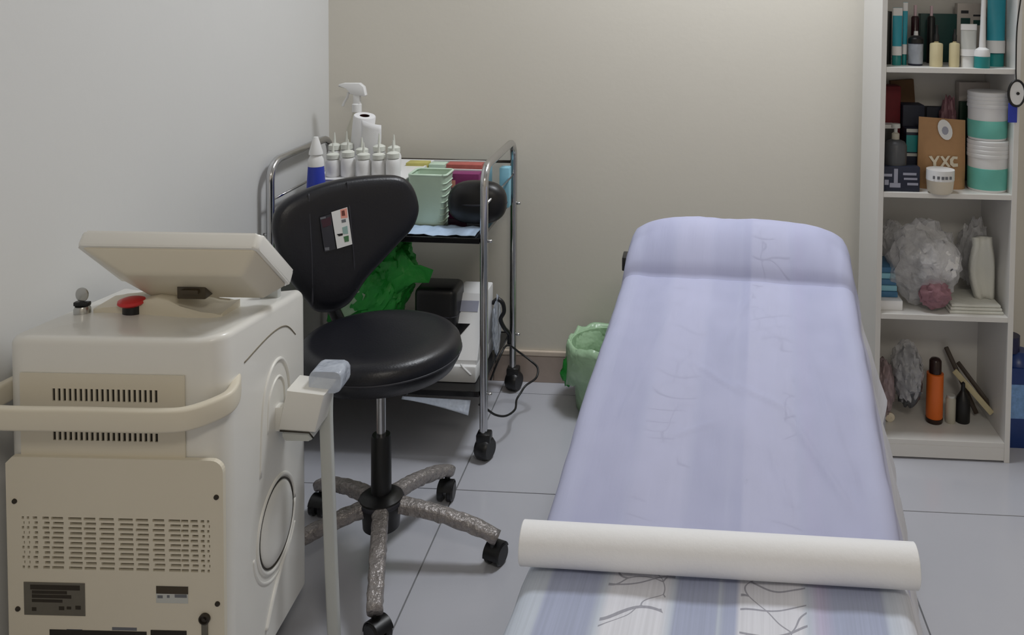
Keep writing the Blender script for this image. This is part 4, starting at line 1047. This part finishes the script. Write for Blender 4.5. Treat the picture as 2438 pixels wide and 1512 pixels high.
for a, c, d0, d1 in ((2128, 2138, 402, 436), (2118, 2144, 436, 446), (2104, 2124, 414, 420), (2150, 2182, 412, 417), (2152, 2184, 424, 428), (2106, 2116, 428, 440), (2160, 2186, 436, 441)):
    pa, pc2 = P(a, d1, s.Y), P(c, d0, s.Y); obj('print_block', box(pa.x - s.x, pc2.x - s.x, -.0006, 0, max(pa.z - s.z, .002), pc2.z - s.z), M_greypanel, t)
# kraft stand-up pouch
s = Spot(zb2, 2190, 2305, 284, .06)
KP = thing('kraft_pouch', 'brown kraft paper pouch with white oval sticker and white lettering', 'pouch', (s.x, s.Y + .02, s.z))
b = bmesh.new(); g_ = []
NZ, NX = 14, 12; hw = s.w / 2
for side in (-1, 1):
    gg = []
    for i in range(NZ + 1):
        v = i / NZ; rw = []
        for k in range(NX + 1):
            u = -1 + 2 * k / NX
            th = (.026 * (1 - v) ** .8 + .0012) * (1 - .75 * u ** 4) + .004 * noise.noise(Vector((u * 3, v * 4, side))) * (1 - v)
            rw.append(b.verts.new((u * hw * (1 - .03 * v), side * th - .01 * v * 0, s.h * v * (1 - .02 * u))))
        gg.append(rw)
    for i in range(NZ):
        for k in range(NX): b.faces.new((gg[i][k], gg[i][k + 1], gg[i + 1][k + 1], gg[i + 1][k]))
    g_.append(gg)
f_, r_2 = g_
for i in range(NZ):
    b.faces.new((f_[i][0], f_[i + 1][0], r_2[i + 1][0], r_2[i][0])); b.faces.new((f_[i][NX], f_[i + 1][NX], r_2[i + 1][NX], r_2[i][NX]))
for k in range(NX):
    b.faces.new((f_[0][k], f_[0][k + 1], r_2[0][k + 1], r_2[0][k])); b.faces.new((f_[NZ][k], f_[NZ][k + 1], r_2[NZ][k + 1], r_2[NZ][k]))
obj('pouch_bag', b, M_kraft, KP, True, autos=50)
def pouch_y(u, v): return -(.026 * (1 - v) ** .8 + .0012) * (1 - .75 * u ** 4) - .004
def onp(px, py):
    p = P(px, py, s.Y); x = p.x - s.x; z = p.z - s.z
    return Vector((x, pouch_y(x / hw, min(max(z / s.h, 0), 1)), z))
def pouch_shape(pts, name, m, parent=KP, th=.0014):
    bm = bmesh.new(); a = [bm.verts.new(onp(x, y)) for x, y in pts]; c = [bm.verts.new(onp(x, y) + Vector((0, -th, 0))) for x, y in pts]
    bm.faces.new(a); bm.faces.new(c)
    for i in range(len(pts)): bm.faces.new((a[i], a[(i + 1) % len(pts)], c[(i + 1) % len(pts)], c[i]))
    return obj(name, bm, m, parent)
ov = pouch_shape([(2252 + 17 * math.cos(t * math.pi / 9) - 4 * math.sin(t * math.pi / 9) * -1, 310 + 24 * math.sin(t * math.pi / 9)) for t in range(18)], 'oval_sticker', M_white)
pouch_shape([(2252 + 8 * math.cos(t * math.pi / 5), 312 + 10 * math.sin(t * math.pi / 5)) for t in range(10)], 'sticker_print', M_greypanel, ov, .002)
for pts in ([(2211, 372), (2218, 371), (2224, 381), (2231, 371), (2237, 371), (2228, 386), (2228, 397), (2221, 397), (2221, 386)], [(2238, 372), (2244, 371), (2250, 379), (2256, 371), (2262, 371), (2253, 384), (2262, 396), (2256, 397), (2249, 389), (2243, 397), (2237, 396), (2246, 384)],
            [(2280, 373), (2279, 379), (2271, 378), (2268, 384), (2270, 389), (2280, 389), (2280, 396), (2268, 397), (2261, 391), (2261, 379), (2268, 372)]):
    pouch_shape(pts, 'lettering', M_palewhite)
s = Spot(zb2, 2206, 2272, 404, .006); w_ = s.w / 2
lth('small_cup', s, [('cup', M_palewhite, [(0, 0), (w_ * .7, 0), (w_ * .9, .008), (w_ * .98, s.hz(428)), (w_, s.hz(427)), (0, s.hz(427))]), ('lid', M_white, [(0, s.hz(427)), (w_, s.hz(427)), (w_, s.h + .002), (w_ * .9, s.h), (0, s.h)])], 'small cream cup with white patterned lid in front of the kraft pouch', 'cup')
cup = [o for o in bpy.data.objects if o.name.startswith('small_cup')][0]
for a in (-130, -112, -95, -80, -62):
    x = w_ * 1.002 * math.cos(math.radians(a)); y = w_ * 1.002 * math.sin(math.radians(a)); h1 = s.hz(418)
    obj('lid_print', box(x - .004, x + .004, y - .001, y + .001, h1 - .004, h1 + .005), M_printgrey, cup)
# two stacked tubs
def tub_item(z0, px0, px1, pyt, pyl, pyb, label):
    s = Spot(z0, px0, px1, pyt, .075); w_ = s.w / 2; h = s.h
    t = thing('cream_tub', label, 'tub', (s.x, s.Y, s.z), 0, 'stacked turquoise-label tubs')
    k = lambda py: h * (pyb - py) / (pyb - pyt)
    obj('tub_body', lathe([(0, 0), (w_ * .90, 0), (w_ * .93, .004), (w_ * .96, k(pyt + 34)), (0, k(pyt + 34))], 36), M_white, t, True, autos=40)
    obj('label_band', lathe([(w_ * .935, .007), (w_ * .945, .008), (w_ * .968, k(pyl)), (w_ * .955, k(pyl) + .001)], 36), M_turq, t, True, autos=40, label='turquoise label band')
    lp_ = [(0, k(pyt + 36))]
    z = k(pyt + 36); ztop = h
    lp_ += [(w_ * .99, z)]
    for i in range(4):
        a = z + (ztop - z) * (i + .15) / 4; c = z + (ztop - z) * (i + .75) / 4
        lp_ += [(w_ * 1.0, a), (w_ * 1.0, c), (w_ * .975, c + .002)]
    lp_ += [(w_ * .97, ztop - .001), (w_ * .88, ztop), (0, ztop)]
    obj('lid', lathe(lp_, 36), M_white, t, True, autos=30)
    return s.z + h
zt1 = tub_item(zb2, 2304, 2402, 330, 388, 436, 'white tub with ribbed lid and turquoise label, lower of the stack')
tub_item(zt1 + .0005, 2305, 2401, 216, 281, 325, 'white tub with ribbed lid and turquoise label, upper of the stack')
s = Spot(zb2, 2400, 2406, 330, .06); flatbox('card_strip', s, .006, M_grnbox, 'narrow dark strip of card between the tubs and the shelf side', 'card', .0005)

# ---- third compartment
zc3 = BZ['c']
lump('bag_contents', zc3, 2195, 2300, 578, 690, 0.03, .10, M_whitepaper, 'bundle of white packets inside the clear crumpled bag', 'packets', 8.5, .16)
b1 = lump('clear_bag', zc3, 2118, 2312, 540, 745, .012, .16, M_clearbag, 'large clear crumpled plastic bag on the third shelf', 'bag', 6.0, .2)
lump('pink_packet', zc3, 2190, 2272, 672, 742, .006, .05, M_mauve, 'pink packet under the clear crumpled bag', 'packet', 9.0, .2)
lump('plastic_bag', zc3, 2098, 2165, 530, 640, .185, .07, M_clearbag, 'clear plastic bag against the left side of the third shelf', 'bag', 14.0, .22)
lump('plastic_bag', zc3, 2290, 2372, 530, 700, .13, .11, M_clearbag, 'greyish clear bag behind the folded white cloth', 'bag', 15.0, .22)
zprev = zc3
for k in range(5):
    h = .018; s_ = Spot(zc3, 2092, 2140 - 2 * k, 600, .06 + .004 * k)
    b = box(-s_.w / 2, s_.w / 2, 0, .12, 0, h - .001, .002); o = obj('blue_packet', b, (M_bluep if k % 2 == 0 else M_skyb), None, True, autos=30)
    o.location = (s_.x, s_.Y, zc3 + .03 + k * h)
    tag(o, ['bottom', 'second', 'third', 'fourth', 'topmost'][k] + ' flat blue packet of the stack on the white folded sheets', 'packet', 'flat blue packets')
s_ = Spot(zc3, 2090, 2150, 694, .03); WS = flatbox('folded_sheets', s_, .15, M_whitepaper, 'small pile of white folded sheets under the blue packets', 'paper', .002); 
for v in WS.data.vertices:
    if v.co.z > .01: v.co.z = .0295
s_ = Spot(zc3, 2262, 2392, 694, .02)
b = bmesh.new()
for k in range(3): bx(b, -s_.w / 2 + .004 * k, s_.w / 2 - .003 * k, .004 * k, .15, k * .009, k * .009 + .0085, .003)
o = obj('folded_cloth', b, M_cloth, None, True, autos=30); o.location = (s_.x, s_.Y, zc3); tag(o, 'flat folded off-white cloth lying on the third shelf', 'cloth')
# folded white cloth leaning
s_ = Spot(zc3, 2312, 2366, 560, .09)
b = bmesh.new(); g_ = []
for i in range(15):
    rw = []
    for k in range(7):
        v = i / 14; u = -1 + 2 * k / 6
        wv_ = (.5 + .5 * math.sin(math.pi * min(v * 1.15, 1))) * s_.w / 2 * .9
        rw.append(b.verts.new((u * wv_ - .018 * v + .012, .012 * math.sin(v * 5) + .01 * math.cos(u * 2) - .012, .028 + (s_.h - .03) * v)))
    g_.append(rw)
for i in range(14):
    for k in range(6): b.faces.new((g_[i][k], g_[i][k + 1], g_[i + 1][k + 1], g_[i + 1][k]))
o = obj('white_cloth', b, M_cloth, None, True); o.location = (s_.x, s_.Y, zc3); o.modifiers.new('solid', 'SOLIDIFY').thickness = .02
tag(o, 'off-white cloth standing folded beside the clear crumpled bag', 'cloth')
# dark prints on the bag contents
bc = bpy.data.objects['bag_contents']
def marks_on(o, n, m, name, size, seed, yside=-1):
    rnd = random.Random(seed); me = o.data
    vs = [p for p in me.polygons if p.normal.y < -.35]
    for k in range(n):
        p = rnd.choice(vs); nrm = p.normal
        bm = bmesh.new(); bx(bm, -size * rnd.uniform(.5, 1.6), size * rnd.uniform(.5, 1.6), -size * .35, size * .35, 0, .0008)
        q = nrm.to_track_quat('Z', 'Y').to_matrix().to_4x4()
        xf(bm, Matrix.Translation(p.center + nrm * .0004) @ q @ Matrix.Rotation(rnd.uniform(0, 6), 4, 'Z')); obj(name, bm, m, o)
marks_on(bc, 14, M_printgrey, 'print_mark', .006, 3)

# ---- bottom compartment
zd = BZ['d']
lump('wrapped_bundle', zd, 2086, 2142, 872, 1010, .05, .12, M_purplebag, 'mauve-grey wrapped bundle at the left of the bottom shelf', 'bundle', 21.0, .18)
lump('dark_bag', zd, 2138, 2210, 842, 990, .06, .12, M_slate, 'dark grey crumpled bag beside the orange bottle', 'bag', 23.0, .18)
lump('film_wrap', zd, 2130, 2215, 835, 985, .045, .15, M_clearbag, 'clear film wrapped around the dark grey bag', 'packaging', 24.0, .2)
Yc = depth_at(2117, 1003, zd)
cpx = P(2118, 988, Yc); b = lathe([(0, -.007), (.0135, -.007), (.015, -.004), (.015, .006), (.012, .008), (.004, .008), (.003, .0065), (0, .0065)], 24); xf(b, Matrix.Translation((cpx.x, Yc, zd + .0153)) @ Matrix.Rotation(math.radians(90), 4, 'X'))
single('round_cap', b, M_palewhite, 'round cream cap standing on edge at the bottom shelf', 'cap', (cpx.x, Yc, zd))
Yo = depth_at(2228, 1003, zd) - sf
s = Spot(zd, 2207, 2248, 850, Yo); w_ = s.w / 2
lth('orange_bottle', s, [('glass', M_dkbrown, [(0, 0), (w_ * .95, 0), (w_, .003), (w_, s.hz(992)), (0, s.hz(992))]), ('label_wrap', M_orange, [(w_ * .94, s.hz(992.5)), (w_ * .97, s.hz(990)), (w_ * .97, s.hz(888)), (w_ * .8, s.hz(887)), (0, s.hz(887))]),
                         ('cap', M_dkbrown, [(0, s.hz(887)), (w_ * .72, s.hz(887)), (w_ * .7, s.hz(858)), (w_ * .5, s.hz(853)), (0, s.h)])], 'tall orange bottle with dark brown cap and base', 'bottle')
Yk = depth_at(2293, 1003, zd) - sf
s = Spot(zd, 2276, 2311, 908, Yk); w_ = s.w / 2
lth('black_bottle', s, [('body', M_black, [(0, 0), (w_ * .95, 0), (w_, .003), (w_, s.hz(960)), (w_ * .85, s.hz(946)), (w_ * .5, s.hz(936)), (w_ * .32, s.hz(930)), (0, s.hz(930))]), ('cap', M_black, [(0, s.hz(931)), (w_ * .3, s.hz(931)), (w_ * .25, s.hz(912)), (0, s.h)])], 'small black bottle under the leaning stick', 'bottle')
s = Spot(zd, 2252, 2276, 940, .12); w_ = s.w / 2
lth('clear_jar', s, [('jar', M_clearbottle, [(0, 0), (w_ * .95, 0), (w_, .003), (w_, s.hz(950)), (w_ * .8, s.hz(945)), (0, s.hz(944))]), ('lid', M_lightgrey, [(0, s.hz(945)), (w_ * .85, s.hz(945)), (w_ * .85, s.h), (0, s.h)])], 'small frosted jar between the orange and black bottles', 'jar')
# leaning sticks
Yk2 = sf + .15
def stick(pa, pb, Ya, Yb, wd, th, m, label):
    a = P(pa[0], pa[1], Ya); c = P(pb[0], pb[1], Yb); a.z = max(a.z, zd + .006)
    d = (c - a); L_ = d.length; z = d.normalized(); x = Vector((0, 1, 0)).cross(z).normalized(); y = z.cross(x)
    b = box(-wd / 2, wd / 2, -th / 2, th / 2, 0, L_, .002)
    m4 = Matrix(((x.x, y.x, z.x, a.x), (x.y, y.y, z.y, a.y), (x.z, y.z, z.z, a.z), (0, 0, 0, 1))); xf(b, m4)
    return single('wooden_stick', b, m, label, 'stick', (a.x, a.y, zd), autos=30)
stick((2362, 985), (2272, 882), sf + .105, sf + .17, .018, .01, M_wood, 'pale flat stick leaning to the left on the bottom shelf')
stick((2370, 982), (2280, 862), sf + .13, sf + .215, .014, .012, M_dkwood, 'dark stick leaning along the pale stick')
stick((2325, 985), (2252, 826), sf + .16, sf + .24, .014, .012, M_dkwood, 'long dark stick leaning behind the orange bottle')

# ---- round dial hanging by a cord on the right side of the unit
hd = sf - .012
dc = P(2420, 222, hd)
HD = thing('hanging_dial', 'round white dial with black rim hanging by a cord from the shelf', 'dial', (dc.x, dc.y, dc.z))
b = lathe([(0, -.006), (.0215, -.006), (.0215, .004), (0, .004)], 32, (0, 0, 0), .62, 1.0); xf(b, Matrix.Rotation(math.radians(90), 4, 'X')); obj('face', b, M_white, HD, True, autos=40)
pts = [Vector((.0235 * math.cos(2 * math.pi * k / 32), -.002, .038 * math.sin(2 * math.pi * k / 32))) for k in range(33)]
obj('rim', tube(pts, .004, 8, up=Vector((0, 1, 0))), M_black, HD, True)
bpy.data.objects['face'].scale = (1.6, 1, 1.6)
b = lathe([(0, 0), (.005, 0), (.004, .004), (0, .004)], 12); xf(b, Matrix.Translation((.002, -.0065, 0)) @ Matrix.Rotation(math.radians(90), 4, 'X')); obj('centre_dot', b, M_black, HD, True, autos=40)
obj('cord', tube(smooth_path([Vector((-.002, 0, .038)), P(2419, 150, hd) - dc, P(2422, 60, hd) - dc, P(2436, -40, hd) - dc, Vector((P(2437, -40, hd).x - dc.x, 0, .36))], 6), .0022, 6, up=Vector((0, 1, 0))), M_black, HD, True)
obj('blue_tag', box(-.022, .004, -.001, .003, -.088, -.030, .001), M_blue, HD)
# ---- blue jug on the floor right of the unit
jb = PZ(2450, 1068, 0)
JB = thing('blue_jug', 'blue plastic jug with pale printed label on the floor beside the shelf unit', 'jug', (SX1 + .075, jb.y + .06, 0))
jz = lambda py: P(2430, py, jb.y).z
jh = jz(815)
obj('body', prism(rrect(-.066, .09, -.06, .06, .02), 0, jh * .75, (0, 0, 0), (1, 0, 0), (0, 1, 0), (0, 0, 1), .006), M_bluebot, JB, True, autos=40)
obj('label_print', box(-.05, .08, -.0612, -.0604, jh * .28, jh * .6), M_bluelab, JB)
obj('shoulder', lathe([(.055, jh * .74), (.05, jh * .80), (.028, jh * .86), (0, jh * .86)], 24, (.0, 0, 0), 1.1, 1.0), M_bluebot, JB, True, autos=40)
obj('cap', lathe([(0, jh * .85), (.032, jh * .85), (.032, jh), (0, jh)], 24, (-.03, 0, 0)), M_navybot, JB, True, autos=40)

# ================================================================== TREATMENT BED
yaw = math.radians(5.2)
be = Vector((math.sin(yaw), math.cos(yaw), 0)); bl = Vector((math.cos(yaw), -math.sin(yaw), 0))
bo = Vector((0.062, 1.385, 0)); HWB = .302; ZBED = .52
T0, TH_, TC, TE = -0.66, .05, .915, 1.200
def zprof(t):
    if t < TH_: return ZBED
    z = ZBED + (t - TH_) / (TC - TH_) * .155
    if t > TC:
        k = (t - TC) / (TE - TC); z = ZBED + .155 + .112 * max(math.sin(math.pi * min(k * .92, 1)), 0) ** .8
    z -= .010 * math.exp(-((t - TC) / .010) ** 2)
    return z
def surf(t, q, off=0.0, drop=.25, flare=.05, seed=0.0, wr=1.0):
    """cloth surface: q in [-1,1] is the bed top, beyond it the cloth goes over the edge and down"""
    hw = HWB; er = .028
    aq = abs(q); sgn = 1 if q >= 0 else -1
    z = zprof(t)
    dome = .035 * aq ** 5 * min(max((t - TC) / .10, 0), 1)
    if aq <= 1:
        x = aq * (hw - er); zz_ = z - dome
    else:
        s = (aq - 1) * drop_len
        arc = er * math.pi / 2
        if s < arc:
            a = s / er; x = hw - er + er * math.sin(a); zz_ = z - dome - er * (1 - math.cos(a))
        else:
            d = s - arc; fw = flare * ((1.3 + .35 * min(max((t - .75) / .15, 0), 1)) if sgn > 0 else 1.0) * (d / drop) * (1 + .25 * noise.noise(Vector((t * 7, sgn * 3, seed))))
            x = hw + fw; zz_ = z - dome - er - d * .98
    p = bo + be * t + bl * (sgn * x) + Vector((0, 0, zz_ + off))
    w_ = .0035 * wr * (noise.noise(Vector((t * 5.5 + seed, q * 3.2, .3))) + .5 * noise.noise(Vector((t * 13 + seed, q * 9, 1.3))))
    if wr > 1.01 and aq <= 1.05:
        for t0, q0, t1, q1, am, wd in CREASES:
            dt, dq = (t1 - t0), (q1 - q0) * .28; L2 = dt * dt + dq * dq
            k = ((t - t0) * dt + (q - q0) * .28 * dq) / L2
            if -.15 < k < 1.15:
                dist = ((t - t0) * dq - (q - q0) * .28 * dt) / L2 ** .5
                w_ += am * math.exp(-(dist / wd) ** 2) * min(max(min(k + .15, 1.15 - k) * 4, 0), 1)
    p.z += w_ if aq <= 1.05 else 0
    if aq > 1: p += bl * sgn * w_ * 1.5
    return p
drop_len = .30
CREASES = [(.47, .05, .40, .42, .0045, .007), (.40, .42, .16, .80, .005, .008), (.52, -.25, .44, .10, .004, .006), (.60, .62, .18, .88, .003, .009), (.30, -.35, .34, -.10, .003, .006), (.72, -.55, .30, -.78, .003, .010), (.80, .1, .62, -.05, .003, .009), (.12, .45, .30, .30, .003, .006)]
def cloth(name, ts, qs, off, m, parent=None, **kw):
    bm = bmesh.new(); uvl = bm.loops.layers.uv.new('cloth'); grid = []
    for t in ts: grid.append([(bm.verts.new(surf(t, q, off, **kw)), (q, t)) for q in qs])
    for i in range(len(ts) - 1):
        for k in range(len(qs) - 1):
            c = [grid[i][k], grid[i][k + 1], grid[i + 1][k + 1], grid[i + 1][k]]
            f = bm.faces.new([v for v, _ in c])
            for lp_, (_, (q, t)) in zip(f.loops, c):
                sgn = 1 if q >= 0 else -1
                w_ = abs(q) * (HWB - .028) if abs(q) <= 1 else (HWB - .028) + (abs(q) - 1) * drop_len
                lp_[uvl].uv = (.5 + sgn * w_ / (2 * HWB + .02), t)
    return bm
def frange(a, b, n): return [a + (b - a) * k / n for k in range(n + 1)]
tsL = frange(T0, TC - .02, 70) + frange(TC - .015, TC + .03, 9)[1:] + frange(TC + .035, TE, 34)[0:]
# bed: frame, padded sections, legs
BD = thing('treatment_bed', 'treatment bed with raised head section and bolster beside the shelf unit', 'bed', (bo.x, bo.y + .2, 0))
def pad(t0, t1, n, name, wid=HWB - .012):
    bm = bmesh.new(); rg = []
    for t in frange(t0, t1, n):
        z = zprof(t) - .012; r = []
        for x, zz_ in [(-wid, z - .05), (-wid, z - .028), (-wid + .02, z - .016), (-wid + .05, z - .012), (0, z - .008), (wid - .05, z - .012), (wid - .02, z - .016), (wid, z - .028), (wid, z - .05)]:
            if t > TC: zz_ -= .035 * (abs(x) / wid) ** 5 * min((t - TC) / .10, 1)
            p = bo + be * t + bl * x; r.append(bm.verts.new((p.x, p.y, zz_)))
        for x in (wid, -wid):
            p = bo + be * t + bl * x; r.append(bm.verts.new((p.x, p.y, zprof(min(t, TC)) - .075)))
        rg.append(r)
    for a, c in zip(rg, rg[1:]):
        for i in range(len(a)): bm.faces.new((a[i], a[(i + 1) % len(a)], c[(i + 1) % len(a)], c[i]))
    bm.faces.new(rg[0]); bm.faces.new(rg[-1])
    return obj(name, bm, M_vinyl, BD, True, True, autos=40)
pad(T0 + .01, TH_ - .005, 4, 'foot_cushion'); pad(TH_ + .005, TC - .005, 8, 'back_cushion'); pad(TC + .004, TE - .02, 16, 'head_bolster')
for s_ in (-1, 1):
    a = bo + be * (T0 + .04) + bl * s_ * (HWB - .05); c = bo + be * TH_ + bl * s_ * (HWB - .05); d = bo + be * (TE - .06) + bl * s_ * (HWB - .05)
    obj('frame_rail', tube([a + Vector((0, 0, ZBED - .095)), c + Vector((0, 0, ZBED - .095)), d + Vector((0, 0, ZBED + .045))], .016, 10, up=Vector((0, 0, 1))), M_black, BD, True, True, autos=40)
    for t in (T0 + .1, .72):
        p = bo + be * t + bl * s_ * (HWB - .05); ztop = ZBED - .08 if t < 0 else ZBED - .004
        obj('leg', tube([(p.x, p.y, 0), (p.x, p.y, ztop)], .016, 10), M_black, BD, True, True, autos=40)
hdl = bo + be * (TC + .10) - bl * (HWB + .012)
obj('bolster_bracket', box(hdl.x - .004, hdl.x + .014, hdl.y - .03, hdl.y + .03, zprof(TC) - .01, zprof(TC) + .028, .003), M_black, BD, True, True, autos=30)
# sheet
qs = [-2.0, -1.85, -1.7, -1.55, -1.4, -1.28, -1.2, -1.147, -1.11, -1.073, -1.035] + frange(-1, 1, 44) + [1.035, 1.073, 1.11, 1.147, 1.2, 1.28, 1.4, 1.55, 1.7, 1.85, 2.0]
b = cloth('bed_sheet', tsL, qs, 0.0, M_linen)
sh = single('bed_sheet', b, M_linen, 'grey-blue and white striped bed sheet with outlined flower print draped over bed', 'sheet', (bo.x, bo.y + .2, ZBED - .3), autos=None)
# couch paper: roll plus unrolled length
rl = PZ(1243, 1290, ZBED + .038); rrp = PZ(2181, 1346, ZBED + .038)
rc = (rl + rrp) / 2; rd = (rrp - rl).normalized(); rR = .0325; rL = (rrp - rl).length
PR = thing('couch_paper', 'white couch paper roll with its length unrolled up the bed', 'paper roll', (rc.x, rc.y, ZBED))
RM = Matrix.Translation((rc.x, rc.y, ZBED + .0045 + rR)) @ Matrix.Rotation(math.atan2(rd.y, rd.x), 4, 'Z') @ Matrix.Rotation(math.radians(90), 4, 'Y')
b = lathe([(.016, -rL / 2), (rR - .001, -rL / 2), (rR, -rL / 2 + .001), (rR, rL / 2 - .001), (rR - .001, rL / 2), (.016, rL / 2), (.016, -rL / 2)], 48); xf(b, RM); roll = obj('roll', b, M_whitepaper, PR, True, True, autos=40)
b = lathe([(.0155, -rL / 2 - .0005), (.0155, rL / 2 + .0005), (.014, rL / 2 + .0005), (.014, -rL / 2 - .0005), (.0155, -rL / 2 - .0005)], 24); xf(b, RM); obj('core', b, M_kraft, roll, True, True, autos=40)
qp = [-1.24, -1.2, -1.147, -1.11, -1.073, -1.035] + frange(-1, 1, 44) + [1.035, 1.073, 1.11, 1.147, 1.2, 1.26]
qp = sorted(set(qp + frange(-.978, .978, 90)))
b = cloth('unrolled_sheet', frange(.028, TC - .02, 110) + frange(TC - .015, TC + .03, 9)[1:] + frange(TC + .035, TE - .01, 30), qp, .0042, M_paper, seed=0.0, wr=1.02, flare=.07)
pp_ = obj('unrolled_paper', b, M_paper, PR, True, True)

# ================================================================== BIN WITH GREEN LINER
bc_ = Vector((-.255, 2.955, 0))
BN = thing('waste_bin', 'waste bin with pale green plastic liner on the floor beside the bed', 'bin', bc_)
obj('bucket', lathe([(0, 0), (.095, 0), (.098, .004), (.118, .225), (.115, .225), (.095, .008), (0, .006)], 32), M_greenfilm, BN, True, autos=40)
b = bmesh.new(); rg = []; sg = 48
for k, (r, z) in enumerate([(.085, .03), (.105, .18), (.119, .232), (.128, .236), (.131, .215), (.130, .16), (.126, .10)]):
    ring = []
    for i in range(sg):
        a = 2 * math.pi * i / sg; n_ = noise.noise(Vector((math.cos(a) * 3, math.sin(a) * 3, z * 14)))
        rr_ = r + (.012 * n_ if k > 0 else 0) + (.012 * abs(n_) if k > 3 else 0); z_ = z + (.03 * n_ if k in (2, 3) else 0) + (.05 * noise.noise(Vector((math.cos(a) * 5, math.sin(a) * 5, 2))) if k == 6 else 0)
        ring.append(b.verts.new((rr_ * math.cos(a), rr_ * math.sin(a), z_)))
    rg.append(ring)
for a, c in zip(rg, rg[1:]):
    for i in range(sg): b.faces.new((a[i], a[(i + 1) % sg], c[(i + 1) % sg], c[i]))
o = obj('liner', b, M_greenfilm, BN, True); o.modifiers.new('solid', 'SOLIDIFY').thickness = .0008
obj('liner_tail', crumple((-.125, -.03, .13), (.022, .02, .05), 31, .4, 9, 3), M_green, BN, True)
